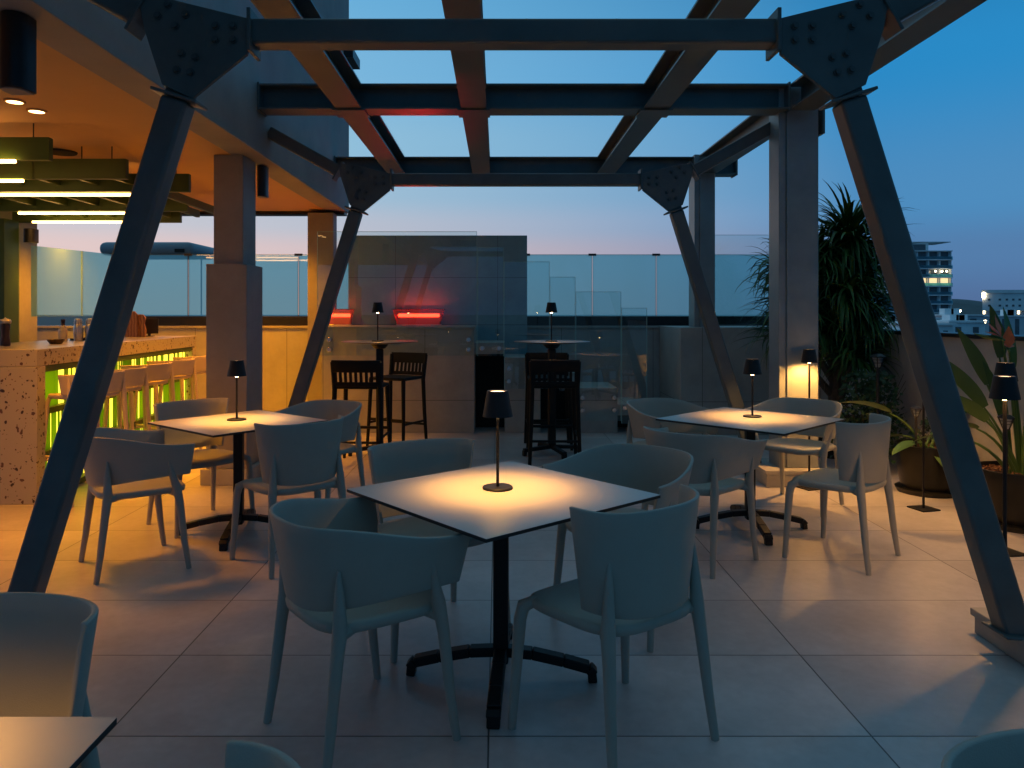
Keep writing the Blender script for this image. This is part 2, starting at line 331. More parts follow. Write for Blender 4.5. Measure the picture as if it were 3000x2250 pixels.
M = dict(
    floor=floor_mat(), terrazzo=terrazzo_mat(),
    steel=mat('painted_steel', (0.092, 0.112, 0.114), 0.42, 0.0, 0.18, 5.0, 0.10, 220),
    steelgrey=mat('grey_painted_steel', (0.25, 0.265, 0.27), 0.45, 0.0, 0.14, 4.0, 0.10, 220),
    steel_bolt=mat('bolt_steel', (0.065, 0.078, 0.08), 0.45, 0.0, 0.2, 30),
    stucco=mat('grey_render', (0.30, 0.29, 0.28), 0.75, 0, 0.16, 1.6, 0.25, 90),
    soffit=mat('soffit_paint', (0.58, 0.36, 0.16), 0.7, 0, 0.06, 2.0, 0.1, 120),
    col=panel_mat('column_cladding', (0.30, 0.28, 0.26), 4.0, 40.0),
    wall=panel_mat('wall_cladding', (0.40, 0.395, 0.38), 1.19, 40.0),
    block=panel_mat('stair_cladding', (0.38, 0.365, 0.34), 1.19, 1.17),
    coolpanel=panel_mat('cool_tinted_panel', (0.22, 0.39, 0.44), 1.3, 0.60),  # blue-green base stands in for cool reflections and offsets red heater spill
    stone=mat('plinth_stone', (0.36, 0.34, 0.31), 0.6, 0, 0.14, 5, 0.2, 80),
    dark=mat('dark_metal', (0.018, 0.018, 0.02), 0.4, 0.2, 0.2, 20),
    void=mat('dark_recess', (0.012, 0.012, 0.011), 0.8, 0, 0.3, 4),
    chair=mat('taupe_resin', (0.355, 0.35, 0.305), 0.46, 0, 0.03, 12, 0.22, 420, 0.04, 0.4),
    creamres=mat('cream_resin', (0.56, 0.46, 0.33), 0.45, 0, 0.03, 12, 0.15, 420, 0.04, 0.4),
    blackres=mat('black_resin', (0.006, 0.006, 0.006), 0.6, 0, 0.2, 15, 0.15, 300, 0.08, 0.25),
    top=mat('laminate_top', (0.50, 0.475, 0.45), 0.33, 0, 0.05, 3, 0.03, 300, 0.05),
    edge=mat('compact_edge', (0.012, 0.012, 0.013), 0.5, 0, 0.2, 20),
    iron=mat('black_cast_iron', (0.008, 0.008, 0.009), 0.45, 0.1, 0.25, 25, 0.1, 300, 0.08, 0.35),
    lamp=mat('lamp_black', (0.008, 0.008, 0.009), 0.5, 0.0, 0.15, 25, 0.08, 400, 0.08, 0.35),
    lampin=mat('lamp_inner_white', (0.75, 0.7, 0.62), 0.6),
    glow=emis('lamp_glow', (1.0, 0.62, 0.26), 25.0),
    topglow=emis('lamp_top_glow', (1.0, 0.60, 0.32), 5.0),
    led=emis('led_tube', (1.0, 0.48, 0.13), 17.0),
    down=emis('downlight', (1.0, 0.62, 0.22), 8.0),
    green=mat('green_paint', (0.05, 0.10, 0.02), 0.5, 0, 0.12, 4),
    greenlight=emis('bar_backlight', (1.0, 0.74, 0.05), 1.9),
    greenplate=translucent('green_plate', (0.15, 0.30, 0.03), (0.40, 0.62, 0.04), 0.6),
    heat=emis('heater_element', (1.0, 0.05, 0.016), 22.0),
    heatglass=glass('heater_glass', (0.95, 0.6, 0.6), 0.06, 0.0, (0.95, 0.22, 0.26), 0.6),
    rail=glass('tinted_glass', (0.30, 0.70, 0.80), 0.06, 0.0, (0.45, 0.85, 0.92), 0.55, True),
    clear=glass('clear_glass', (0.82, 0.95, 0.96), 0.14),
    dedge=mat('dark_glass_edge', (0.06, 0.10, 0.11), 0.3, 0, 0.05),
    gedge=mat('glass_edge', (0.35, 0.62, 0.58), 0.2, 0, 0.05),
    chrome=mat('standoff_steel', (0.62, 0.61, 0.6), 0.22, 1.0, 0.1, 40),
    inox=mat('shaker_steel', (0.6, 0.57, 0.52), 0.34, 1.0, 0.08, 40),
    pot=mat('dark_glazed_pot', (0.011, 0.011, 0.009), 0.3, 0, 0.3, 6, 0.15, 60, 0.08, 0.3),
    mulch=mat('bark_mulch', (0.16, 0.075, 0.04), 0.85, 0, 0.5, 40),
    leaf=leaf_mat('strap_leaf', (0.02, 0.05, 0.010), (0.085, 0.17, 0.035)),
    paddle=leaf_mat('paddle_leaf', (0.035, 0.09, 0.025), (0.11, 0.19, 0.05), 0.4),
    shrub=leaf_mat('shrub_leaf', (0.015, 0.035, 0.01), (0.045, 0.09, 0.025)),
    petal=mat('orange_petal', (0.75, 0.12, 0.02), 0.5, 0, 0.15, 20),
    bark=mat('trunk_bark', (0.09, 0.07, 0.05), 0.9, 0, 0.3, 20, 0.6, 40),
    wood=wood_mat('board_wood', (0.22, 0.09, 0.03), (0.45, 0.22, 0.09)),
    darkwood=wood_mat('mill_wood', (0.03, 0.015, 0.008), (0.07, 0.035, 0.02)),
    bottle=mat('cream_bottle', (0.55, 0.47, 0.33), 0.25, 0, 0.1, 10),
    redjar=mat('red_jar', (0.30, 0.03, 0.02), 0.3),
    roofbox=mat('roof_unit_paint', (0.24, 0.30, 0.34), 0.6, 0, 0.12, 3),
    white=mat('hazed_white_facade', (0.78, 0.82, 0.84), 0.7, 0, 0.1, 0.3),  # distance haze put into the colour: facade paled and blued
    greyfac=mat('hazed_grey_facade', (0.50, 0.56, 0.60), 0.7, 0, 0.12, 0.3),  # paled and blued too, in place of hazy air
    window=mat('hazed_dark_window', (0.09, 0.12, 0.14), 0.15, 0, 0.2, 1),  # lightened with the facades to suggest distant haze
    litwin=emis('lit_window', (1.0, 0.75, 0.35), 0.9),
    citylight=emis('city_light', (1.0, 0.82, 0.5), 14.0),
    hill=mat('hill', (0.07, 0.085, 0.09), 0.95, 0, 0.3, 0.01),
    ground=mat('city_ground', (0.08, 0.08, 0.075), 0.95, 0, 0.4, 0.05),
    solar=mat('lantern_glass', (0.30, 0.33, 0.36), 0.15, 0, 0.1),
)
random.seed(7)

# ================================================================== SETTING: floor, ground, hills
b = MB(); b.add([(-8,-4,0),(3.95,-4,0),(3.95,10.0,0),(-8,10.0,0)], [(0,1,2,3)])
struct(build('floor', b, M['floor']))
b = MB(); b.box(-8, 3.95, -4, 10.0, -0.4, -0.004)
struct(build('floor_slab', b, M['stucco'], smooth=0))
b = MB(); b.add([(-9000,-9000,-22),(9000,-9000,-22),(9000,9000,-22),(-9000,9000,-22)], [(0,1,2,3)])
struct(build('ground', b, M['ground']))
b = MB()
def hill(u, v):
    a = R(24 + 60*u); d = 3200 + 1500*v
    hgt = (math.sin(v*math.pi) ** 0.8 if 0 < v < 1 else 0) * (34 + 20*math.sin(u*9+1) + 12*math.sin(u*23) + 6*math.sin(u*61)) 
    return (d*math.sin(a), d*math.cos(a), -22 + hgt + (26 if 0 < v < 1 else 0))
b.grid(hill, 120, 8); struct(build('hills', b, M['hill']))

# ================================================================== pavilion (left building)
WX = -1.94
pav = thing('bar_pavilion', (-5, 6, 0), 0, 'open bar pavilion with grey rendered upper wall and warm lit ceiling', 'building')
o = (-5, 6, 0)
b = MB(); b.box(WX-0.25, WX, -3.0, 9.8, 2.70, 5.6); build('upper_wall', b, M['stucco'], pav, 0.004, off=o)
b = MB(); b.box(WX-0.30, WX+0.12, 9.45, 9.93, 4.62, 4.74); build('coping', b, M['dark'], pav, off=o)
b = MB(); b.box(-8, WX-0.252, -3.0, 9.8, 2.704, 2.95); build('ceiling', b, M['soffit'], pav, off=o)
b = MB(); b.box(-8, WX-0.02, 9.60, 9.78, 2.66, 2.700); build('header', b, M['dark'], pav, off=o)
for yy in (4.61, 4.83):
    b = MB(); b.lathe([(0.0,-0.006),(0.046,-0.006)], (-2.965, yy, 2.70), 24); d = build('downlight', b, M['down'], pav, off=o)
    b = MB(); b.lathe([(0.046,-0.008),(0.058,-0.008),(0.060,0.003),(0.046,0.003)], (-2.965, yy, 2.70), 24); build('trim_ring', b, M['soffit'], d, off=o)
b = MB(); b.lathe([(0,-0.012),(0.12,-0.010),(0.125,0.003),(0,0.003)], (-3.53, 6.06, 2.70), 32); build('ceiling_speaker', b, M['void'], pav, off=o)
for (yy, xx, en) in ((4.61,-2.965,150),(4.83,-2.965,190),(6.6,-2.9,320),(7.6,-2.75,380),(9.05,-3.5,340),(9.0,-2.62,300),(8.98,-5.2,420)):  # first pair sits in the downlights; the rest are added fill without fittings
    l = bpy.data.lights.new('downlight_fill_spot', 'SPOT'); l.energy = en; l.color = (1.0, 0.33, 0.0); l.spot_size = R(100); l.spot_blend = 0.9; l.shadow_soft_size = 0.28
    lo = bpy.data.objects.new('downlight_fill_spot', l); C.objects.link(lo); lo.parent = pav; lo.location = (xx+5, yy-6, 2.67)

# columns of the pavilion
def column(name, x0, x1, y0, y1, zt, label, base=True, clad=None, mats=('col','stone')):
    loc = ((x0+x1)/2, (y0+y1)/2, 0)
    t = thing(name, loc, 0, label, 'column')
    b = MB(); b.box(x0, x1, y0, y1, 0, zt); build('shaft', b, M[mats[0]], t, 0.006, off=loc)
    if base:
        b = MB(); b.box(x0-base, x1+base, y0-base, y1+base, 0, 0.13); build('base', b, M[mats[1]], t, 0.006, off=loc)
    if clad:
        c, z = clad; b = MB(); b.box(x0-c, x1+c, y0-c, y1+c, 0.13, z); build('cladding', b, M['col'], t, 0.006, off=loc)
    return t
column('column', -2.335, -2.09, 6.17, 6.49, 2.70, 'square grey column with a thicker lower half beside the bar stools', 0.08, (0.045, 1.80))
column('column', -2.385, -2.06, 9.42, 9.62, 2.66, 'plain orange lit column against the low wall behind the left pergola leg', 0)
column('column', -6.05, -5.70, 8.95, 9.3, 2.70, 'orange lit pier at the far left end of the bar', 0)
t = thing('green_pillar', (-6.0, 8.4, 0), 0, 'green painted pillar with a glowing stripe left of the orange pier', 'pillar')
b = MB(); b.box(-5.72, -5.52, 8.40, 8.66, 0, 2.46); build('shaft', b, M['green'], t, 0.004, off=(-6.0,8.4,0))
b = MB(); b.box(-5.80, -5.724, 8.44, 8.60, 0, 2.42); build('light_strip', b, M['greenlight'], t, off=(-6.0,8.4,0))

# speakers
def speaker(loc, w, d, h, label, rz=0):
    t = thing('speaker', loc, rz, label, 'speaker')
    b = MB(); n = 10; prof = [(-w/2, d/2), (w/2, d/2)] + [(w/2*math.cos(a), -d/2*math.sin(a)) for a in [math.pi*k/n for k in range(n+1)]]
    b.prism(prof, 0.0, h, 'z'); build('cabinet', b, M['dark'], t, 0.004)
    b = MB(); b.prism([(x*0.86, y*0.9) for x, y in prof], -0.004, -0.0005, 'z'); build('grille', b, M['stucco'], t)
    b = MB(); b.box(-0.02, 0.02, d/2+0.002, d/2+0.03, h*0.3, h*0.75); build('bracket', b, M['dark'], t)
    return t
speaker((-2.10, 3.27, 2.368), 0.115, 0.12, 0.33, 'black rounded speaker hanging under the ceiling at top left')
speaker((-2.07, 6.60, 2.42), 0.08, 0.12, 0.27, 'slim black speaker fixed behind the tall grey column')
speaker((-5.45, 8.75, 2.22), 0.13, 0.13, 0.16, 'small brown lit speaker on the pier at the end of the bar')

# green light trellis under the ceiling
tr = thing('light_trellis', (-4, 6.5, 2.45), 0, 'green slatted trellis with warm light tubes hanging over the bar', 'ceiling light')
o = (-4, 6.5, 2.45)
for (y, xr, xl) in ((5.12,-3.06,-5.2),(5.835,-2.89,-3.60),(5.84,-3.62,-5.6),(6.466,-2.66,-5.6),(7.69,-3.18,-5.6),(8.66,-3.66,-5.6)):
    b = MB(); b.box(xl, xr, y, y+0.05, 2.444, 2.60); build('beam', b, M['green'], tr, 0.003, off=o)
    for hx in (xr-0.12, (xl+xr)/2): 
        b = MB(); b.box(hx-0.003, hx+0.003, y+0.022, y+0.028, 2.60, 2.70); build('hanger', b, M['dark'], tr, off=o)
for x in (-3.15,-3.45,-3.78,-4.10,-4.42,-4.75,-5.1):
    b = MB(); b.box(x-0.02, x+0.02, 5.90, 8.65, 2.50, 2.58); build('slat', b, M['green'], tr, 0.002, off=o)
for y, x0, x1 in ((5.09,-5.1,-3.27),(5.84,-5.4,-3.69),(6.53,-5.3,-3.19),(7.73,-4.93,-3.84),(8.48,-5.25,-4.23)):
    b = MB(); b.tube([(x0, y, 2.428), (x1, y, 2.428)], 0.013, 10); build('light_tube', b, M['led'], tr, off=o)

# ================================================================== low walls and glass
lw = thing('low_wall', (-1, 9.76, 0), 0, 'long low clad wall along the back of the terrace under the tinted glass', 'wall')
o = (-1, 9.76, 0)
b = MB(); b.box(-7.9, 3.70, 9.76, 9.98, 0, 1.20); build('cladding', b, M['wall'], lw, off=o)
b = MB(); b.box(-7.9, 3.70, 9.735, 10.0, 1.202, 1.232); build('coping', b, M['stone'], lw, 0.004, off=o)
b = MB(); b.box(-5.05, 3.70, 9.83, 9.93, 1.234, 1.358); build('rail', b, M['dark'], lw, 0.004, off=o)
rw = thing('parapet', (3.8, 4, 0), 0, 'low rendered parapet with dark coping along the right of the terrace', 'wall')
b = MB(); b.box(3.71, 3.93, -4, 9.758, 0, 1.20); build('wall', b, M['wall'], rw, off=(3.8,4,0))
b = MB(); b.box(3.685, 3.95, -4, 9.73, 1.202, 1.235); build('coping', b, M['dark'], rw, 0.003, off=(3.8,4,0))
bl = thing('planter_wall', (2.9, 9.2, 0), 0, 'raised grey clad block that carries the far steel column', 'wall')
b = MB(); b.box(2.10, 3.705, 8.62, 9.73, 0, 1.235); build('block', b, M['block'], bl, 0.004, off=(2.9,9.2,0))

def glass_panel(name, x0, x1, y, z0, z1, m, label, cat, group=None, along='x', th=0.012):
    loc = ((x0+x1)/2, y, z0)
    b = MB()
    w = (x1-x0)/2
    b.add([(-w,0,0),(w,0,0),(w,0,z1-z0),(-w,0,z1-z0)], [(0,1,2,3)])
    e = 0.004; H = z1-z0
    b2 = MB(); b2.box(-w, -w+e, -th/2, th/2, 0, H).box(w-e, w, -th/2, th/2, 0, H).box(-w+e, w-e, -th/2, th/2, H-e, H)
    t = thing(name, loc, 0, label, cat, group)
    build('pane', b, m, t, smooth=0); build('edge', b2, M['dedge'] if m is M['rail'] and x0 < 0 else M['gedge'], t, smooth=0)
    return t
xs = [-5.05,-4.07,-2.62,-1.20,0.375,1.245,2.085,2.77,3.70]
names = ['tinted glass panel at the left corner behind the steel roof unit','tinted glass panel left of the thick grey column, reflecting light tubes','tinted glass panel right of the thick grey column','tinted glass panel hidden behind the tall grey stair wall','tinted glass panel right beside the tall grey stair wall','tinted glass panel second to the right of the tall grey stair wall','tinted glass panel just left of the far steel column','tinted glass panel behind the palm']
for i in range(len(xs)-1):
    t = glass_panel('balustrade_glass', xs[i]+0.004, xs[i+1]-0.004, 9.88, 1.359, 2.17, M['rail'], names[i], 'glass panel', 'tinted glass panels on the back wall')
    b = MB(); b.box(-(xs[i+1]-xs[i])/2-0.05, -(xs[i+1]-xs[i])/2+0.05, -0.014, 0.014, 0.795, 0.822); build('clip', b, M['dark'], t)
t = thing('balustrade_glass', (-5.05, 9.88, 1.359), R(101.4), 'tinted glass panel turning the left corner towards the bar', 'glass panel', 'tinted glass panels on the back wall')
t.rotation_euler = (0,0,R(-101.4))
b = MB(); b.add([(0.01,0,0),(0.56,0,0),(0.56,0,0.811),(0.01,0,0.811)], [(0,1,2,3)]).add([(0.575,0,0),(1.35,0,0),(1.35,0,0.811),(0.575,0,0.811)], [(0,1,2,3)]); build('pane', b, M['rail'], t, smooth=0)
b = MB(); b.box(0, 0.01, -0.006, 0.006, 0, 0.811).box(0.56, 0.575, -0.006, 0.006, 0, 0.811); build('edge', b, M['gedge'], t)
t = glass_panel('glass_screen', 2.62, 3.68, 9.80, 1.236, 2.42, M['clear'], 'tall clear glass screen between the far column and the palm', 'glass panel')

# tall grey stair wall
t = thing('stair_wall', (-0.9, 9.5, 0), 0, 'tall flat grey wall behind the stair glass with the red heater', 'wall')
b = MB(); b.box(-1.90, 0.375, 9.55, 9.72, 0, 2.387); build('panel', b, M['coolpanel'], t, 0.004, off=(-0.9,9.5,0))
# stairs
st = thing('stair_block', (-0.3, 9.1, 0), 0, 'stone clad stair stepping down to the right behind the bar tables', 'stairs')
o = (-0.3, 9.1, 0)
b = MB(); b.box(-2.054, -0.27, 8.77, 9.545, 0, 1.215); build('landing', b, M['block'], st, 0.004, off=o)
b = MB(); b.box(-2.075, -0.262, 8.745, 9.548, 1.217, 1.245); build('nosing', b, M['stone'], st, 0.004, off=o)
b = MB(); b.box(-0.268, 0.08, 8.80, 9.545, 0.919, 1.054); build('tread', b, M['block'], st, 0.004, off=o)
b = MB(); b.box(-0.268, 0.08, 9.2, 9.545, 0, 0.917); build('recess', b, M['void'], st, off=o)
b = MB(); b.box(0.082, 0.50, 8.77, 9.545, 0, 0.88); build('pier', b, M['block'], st, 0.004, off=o)
b = MB(); b.box(0.502, 0.918, 8.80, 9.545, 0.58, 0.70); build('tread', b, M['block'], st, 0.004, off=o)
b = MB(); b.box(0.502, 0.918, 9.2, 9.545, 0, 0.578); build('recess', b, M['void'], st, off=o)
b = MB(); b.box(0.92, 1.40, 8.77, 9.545, 0, 0.524); build('pier', b, M['block'], st, 0.004, off=o)
b = MB(); b.box(1.402, 1.72, 8.80, 9.545, 0.20, 0.33); build('tread', b, M['block'], st, 0.004, off=o)
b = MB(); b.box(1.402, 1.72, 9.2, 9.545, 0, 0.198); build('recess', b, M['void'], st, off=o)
GL = [(-2.09,-0.24,0.907,2.344,'largest clear glass panel, in front of the red heater',[(-1.95,1.09),(-1.95,0.976),(-0.34,1.09),(-0.34,0.976)]),
      (-0.232,0.07,0.90,2.16,'narrow tall clear glass panel right of the largest one',[(-0.18,0.99),(0.015,0.99)]),
      (0.075,0.60,0.52,1.995,'clear glass panel rising behind the right round bar table',[(0.13,0.757),(0.13,0.61)]),
      (0.605,0.90,0.50,1.818,'narrow clear glass panel in the middle of the descending row',[(0.70,0.64),(0.82,0.64)]),
      (0.905,1.43,0.15,1.647,'wide low clear glass panel with four round steel fixings',[(0.98,0.42),(0.98,0.275),(1.35,0.42),(1.35,0.275)]),
      (1.435,1.73,0.12,1.459,'lowest clear glass panel at the right foot of the stair',[(1.47,0.30),(1.66,0.30)])]
for x0,x1,z0,z1,lab,so_ in GL:
    t = glass_panel('stair_glass', x0, x1, 8.70, z0, z1, M['clear'], lab, 'glass panel', 'clear glass panels along the stair')
    for sx_, sz_ in so_:
        b = MB(); cx = sx_-(x0+x1)/2; cz = sz_-z0
        b.tube([(cx,-0.02,cz),(cx,0.07,cz)], 0.026, 20); build('fixing', b, M['chrome'], t, 0.003)
# red heaters on the landing
def heater(x, L_, label, rz=0):
    t = thing('heater', (x, 9.43, 1.245), rz, label, 'heater', 'red glowing heaters on the stair landing')
    w = L_/2
    b = MB(); b.box(-w, w, -0.07, 0.07, 0, 0.012); build('base', b, M['inox'], t, 0.003)
    b = MB()
    b.tube([(-w*0.92, 0, 0.125), (w*0.92, 0, 0.125)], 0.021, 14); build('element', b, M['heat'], t)
    b = MB(); b.box(-w*0.98, w*0.98, 0.045, 0.049, 0.014, 0.165); build('light_shield', b, M['steel'], t)  # added plate that keeps the red light off the wall behind
    b = MB()
    for y in (-0.075, 0.075): b.add([(-w*0.95,y*0.7,0.012),(w*0.95,y*0.7,0.012),(w*1.14,y,0.20),(-w*1.14,y,0.20)], [(0,1,2,3)])
    for s in (-1,1): b.add([(s*w*0.95,-0.05,0.012),(s*w*0.95,0.05,0.012),(s*w*1.14,0.075,0.20),(s*w*1.14,-0.075,0.20)], [(0,1,2,3)])
    build('glass_guard', b, M['heatglass'], t, smooth=0)
    b = MB(); b.box(-w*1.2, w*1.2, -0.08, -0.072, 0.200, 0.206).box(-w*1.2, w*1.2, 0.072, 0.08, 0.200, 0.206).box(-w*1.2,-w*1.13,-0.08,0.08,0.2,0.206).box(w*1.13,w*1.2,-0.08,0.08,0.2,0.206); build('rim', b, M['dark'], t)
    return t
def heater_fill_spot(t):  # added red spot aimed at the steel overhead, beyond what the element casts
    l = bpy.data.lights.new('heater_fill_spot', 'SPOT'); l.energy = 75; l.color = (1.0, 0.02, 0.03); l.spot_size = R(40); l.spot_blend = 0.9; l.shadow_soft_size = 0.1
    lo = bpy.data.objects.new('heater_fill_spot', l); C.objects.link(lo); lo.parent = t; lo.location = (0, -0.02, 0.215)
    lo.rotation_euler = Vector((0.0, -2.4, 1.62)).to_track_quat('-Z', 'Y').to_euler()
heater_fill_spot(heater(-0.99, 0.56, 'red glowing heater bar on the stair landing in the middle of the glass'))
heater(-2.02+0.0, 0.36, 'short red heater bar half hidden behind the left pergola leg')

# roof unit beyond the glass
t = thing('roof_unit', (-5.83, 13, 0), 0, 'blue grey rounded roof unit beyond the tinted glass', 'roof unit')
b = MB(); b.box(-0.78, 0.78, -0.6, 0.6, 2.36, 2.58); build('housing', b, M['roofbox'], t, 0.10, seg=4)
for lx in (-0.7, 0.7):
    b = MB(); b.box(lx-0.008, lx+0.008, -0.01, 0.01, -3, 2.38); build('leg', b, M['roofbox'], t)
b = MB(); b.box(0.50, 0.66, -0.615, -0.602, 2.40, 2.46); build('vent', b, M['void'], t)

# ================================================================== steel pergola
PG = thing('steel_pergola', (0.1, 4.7, 0), 0, 'dark painted steel pergola with slanted legs and bolted plates over the tables', 'pergola')
PO = (0.1, 4.7, 0)
ZB, HB = 3.045, 0.205
def portal(Y, cx):
    def mx(s, x): return cx + s * x
    b = MB(); b.bar((cx-1.06, Y+0.05, 2.530), (cx+1.06, Y+0.05, 2.530), 0.10, 0.10, up=(0,1,0)); build('cross_beam', b, M['steel'], PG, 0.012, off=PO, seg=3)
    for s in (-1, 1):
        poly = [(1.055,2.575),(1.36,2.65),(1.50,2.665),(1.475,2.53),(1.405,2.312),(1.285,2.256),(1.065,2.434)]
        pl = [(mx(s,x), z) for x, z in poly]
        g = MB(); g.prism(pl, Y-0.004, Y+0.016, 'y')
        gp = build('gusset_plate', g, M['steel'], PG, 0.002, off=PO)
        bolts = [(1.12,2.545),(1.19,2.545),(1.12,2.49),(1.19,2.49),(1.31,2.59),(1.38,2.63),(1.35,2.545),(1.42,2.585),(1.27,2.42),(1.325,2.435),(1.29,2.36),(1.345,2.37)]
        for bx, bz in bolts:
            h = MB(); c = (mx(s,bx), bz)
            h.tube([(c[0], Y-0.005, c[1]), (c[0], Y-0.009, c[1])], 0.016, 12); h.tube([(c[0], Y-0.009, c[1]), (c[0], Y-0.020, c[1])], 0.0115, 6)
            build('bolt', h, M['steel_bolt'], gp, smooth=20, off=PO)
        top = Vector((mx(s,1.345), Y+0.05, 2.31)); foot = Vector((mx(s,2.03), Y+0.05, 0.10)); ax = (foot-top).normalized()
        l = MB(); l.bar(top + ax*0.05, foot, 0.11, 0.10, up=(0,1,0)); build('leg', l, M['steel'], PG, 0.014, off=PO, seg=3)
        l = MB(); l.bar(top + ax*0.035, top + ax*0.048, 0.19, 0.13, up=(0,1,0)); l.bar(top - ax*0.16, top + ax*0.033, 0.10, 0.07, up=(0,1,0)); build('end_plate', l, M['steel'], PG, 0.003, off=PO)
        l = MB(); l.box(mx(s,1.055)-0.008, mx(s,1.055)+0.008, Y-0.02, Y+0.12, 2.445, 2.615); build('end_plate', l, M['steel'], PG, 0.003, off=PO)
        l = MB(); l.bar(foot - ax*0.002, foot + Vector((0,0,0.012)), 0.16, 0.16, up=(0,1,0)); build('foot_plate', l, M['steel'], PG, 0.003, off=PO)
        # brace up and outward
        a = Vector((mx(s,1.50), Y+0.05, 2.60))
        ex = WX if s < 0 else 2.36
        e = Vector((ex, Y+0.05, 2.60 + abs(ex-a.x)*0.56))
        d = (e-a).normalized()
        l = MB(); l.bar(a, e, 0.10, 0.10, up=(0,1,0)); build('brace', l, M['steel'], PG, 0.012, off=PO, seg=3)
        l = MB(); l.bar(a + d*0.0, a + d*0.014, 0.17, 0.13, up=(0,1,0)); build('end_plate', l, M['steel'], PG, 0.003, off=PO)
portal(3.0, 0.065); portal(6.336, 0.157)
for (Y0, xr, h) in ((6.155, 2.36, HB), (8.99, 2.84, 0.115+0.09), (-1.2, 2.36, HB)):
    b = MB(); b.ibeam((WX+0.005, Y0, ZB), (xr, Y0, ZB), h, 0.21); build('girder', b, M['steel'], PG, off=PO)
    for ex in (WX+0.012, xr-0.008): 
        b = MB(); b.box(ex-0.008, ex+0.008, Y0-0.11, Y0+0.11, ZB-0.012, ZB+h+0.012); build('end_plate', b, M['steel'], PG, off=PO)
for X in (-1.20, -0.193, 1.28):
    for (ya, yb) in ((-1.09, 6.045), (6.265, 8.88)):
        b = MB(); b.ibeam((X, ya, ZB+0.002), (X, yb, ZB+0.002), HB-0.004, 0.205); build('joist', b, M['steel'], PG, off=PO)
    b = MB(); b.box(X-0.13, X+0.13, 6.04, 6.27, ZB-0.014, ZB-0.002); build('seat_plate', b, M['steel'], PG, off=PO)
for (ya, yb) in ((-3, 6.10), (6.39, 8.82)):
    b = MB(); b.ibeam((2.47, ya, ZB+0.0), (2.47, yb, ZB), HB, 0.21); build('edge_beam', b, M['steel'], PG, off=PO)
# steel columns: H sections cased
def steel_col(x0, x1, y0, y1, z0, zt):
    b = MB(); b.box(x0+0.06, x1, y0, y1, z0, zt); b.box(x0, x0+0.058, y0+0.012, y1, z0, zt)
    return build('column', b, M['steelgrey'], PG, 0.005, off=PO)
steel_col(2.30, 2.62, 6.13, 6.37, 0.135, 3.27)
b = MB(); b.box(2.64, 2.66, 6.10, 6.39, 2.86, 3.30); build('end_plate', b, M['steel'], PG, off=PO)
steel_col(2.32, 2.56, 8.84, 9.12, 1.236, 3.27)
def plinth(x0,x1,y0,y1,h,label):
    loc = ((x0+x1)/2,(y0+y1)/2,0)
    t = thing('plinth', loc, 0, label, 'plinth')
    b = MB(); b.box(x0+0.012,x1-0.012,y0+0.012,y1-0.012,0,h-0.034); build('block', b, M['stone'], t, 0.004, off=loc)
    b = MB(); b.box(x0,x1,y0,y1,h-0.032,h); build('cap', b, M['stone'], t, 0.004, off=loc)
plinth(2.075, 2.55, 2.55, 3.30, 0.108, 'low stone plinth under the near right slanted leg')
plinth(2.15, 2.72, 6.02, 6.50, 0.135, 'stone plinth under the thick steel column by the floor lamp')
plinth(-2.5, -1.905, 2.55, 3.30, 0.108, 'low stone plinth under the near left slanted leg')
plinth(2.10, 2.15+0.35, 6.515, 6.70, 0.108, 'low stone plinth under the far right slanted leg')
plinth(-2.05, -1.72, 6.52, 6.72, 0.108, 'low stone plinth under the far left slanted leg')

# ================================================================== lamps
def lamp_light(parent, z, e, floor):
    if floor: l = bpy.data.lights.new('lamp_bulb', 'POINT')
    else:
        l = bpy.data.lights.new('lamp_bulb', 'SPOT'); l.spot_size = R(152); l.spot_blend = 1.0
    l.energy = e; l.color = (1.0, 0.46, 0.10); l.shadow_soft_size = 0.035 if floor else 0.02
    lo = bpy.data.objects.new('lamp_bulb', l); C.objects.link(lo); lo.parent = parent; lo.location = (0, 0, z)
def lamp_parts(t, H, zs, rb, rt, base, energy, floor=False):
    """zs bottom of shade; H top"""
    if floor:
        b = MB(); b.box(-base, base, -base, base, 0, 0.010); build('base', b, M['lamp'], t, 0.002)
    else:
        b = MB(); b.lathe([(0,0),(base,0),(base,0.006),(base-0.003,0.009),(0,0.009)], n=40); build('base', b, M['lamp'], t)
    b = MB(); b.tube([(0,0,0.008),(0,0,zs+0.025)], 0.0062 if not floor else 0.008, 12); build('stem', b, M['lamp'], t)
    th = 0.002
    b = MB()
    b.lathe([(rb, zs), (rt, H), (rt-0.006, H), (rt-0.006, H-0.004), (rt-th, H-0.006), (rb-th, zs), (rb, zs)], n=48); sh = build('shade', b, M['lamp'], t, smooth=50)
    b = MB(); b.lathe([(0.012, zs+0.060),(rt*0.97+(rb-rt)*0.45, zs+0.060)], n=32); build('diffuser', b, M['lampin'], sh)
    b = MB(); b.lathe([(0,H-0.004),(rt-0.007,H-0.004)], n=32); build('top_opening', b, M['topglow'], sh)
    b = MB(); b.lathe([(0.0085,zs-0.007),(0.0110,zs-0.004),(0.0110,zs+0.012),(0.0085,zs+0.014)], n=16); build('bulb', b, M['glow'], sh)
    lamp_light(t, zs + 0.046, energy, floor)
TL = {}
def table_lamp(loc, label, e=29.0, rz=0.0):
    t = thing('table_lamp', loc, rz, label, 'lamp', 'cordless table lamps')
    lamp_parts(t, 0.383, 0.283, 0.0595, 0.0415, 0.0595, e); return t
def floor_lamp(loc, label, e=3.0, rz=0.0):
    t = thing('floor_lamp', loc, rz, label, 'lamp', 'cordless floor lamps')
    lamp_parts(t, 1.11, 1.005, 0.0625, 0.0445, 0.075, e, True); return t

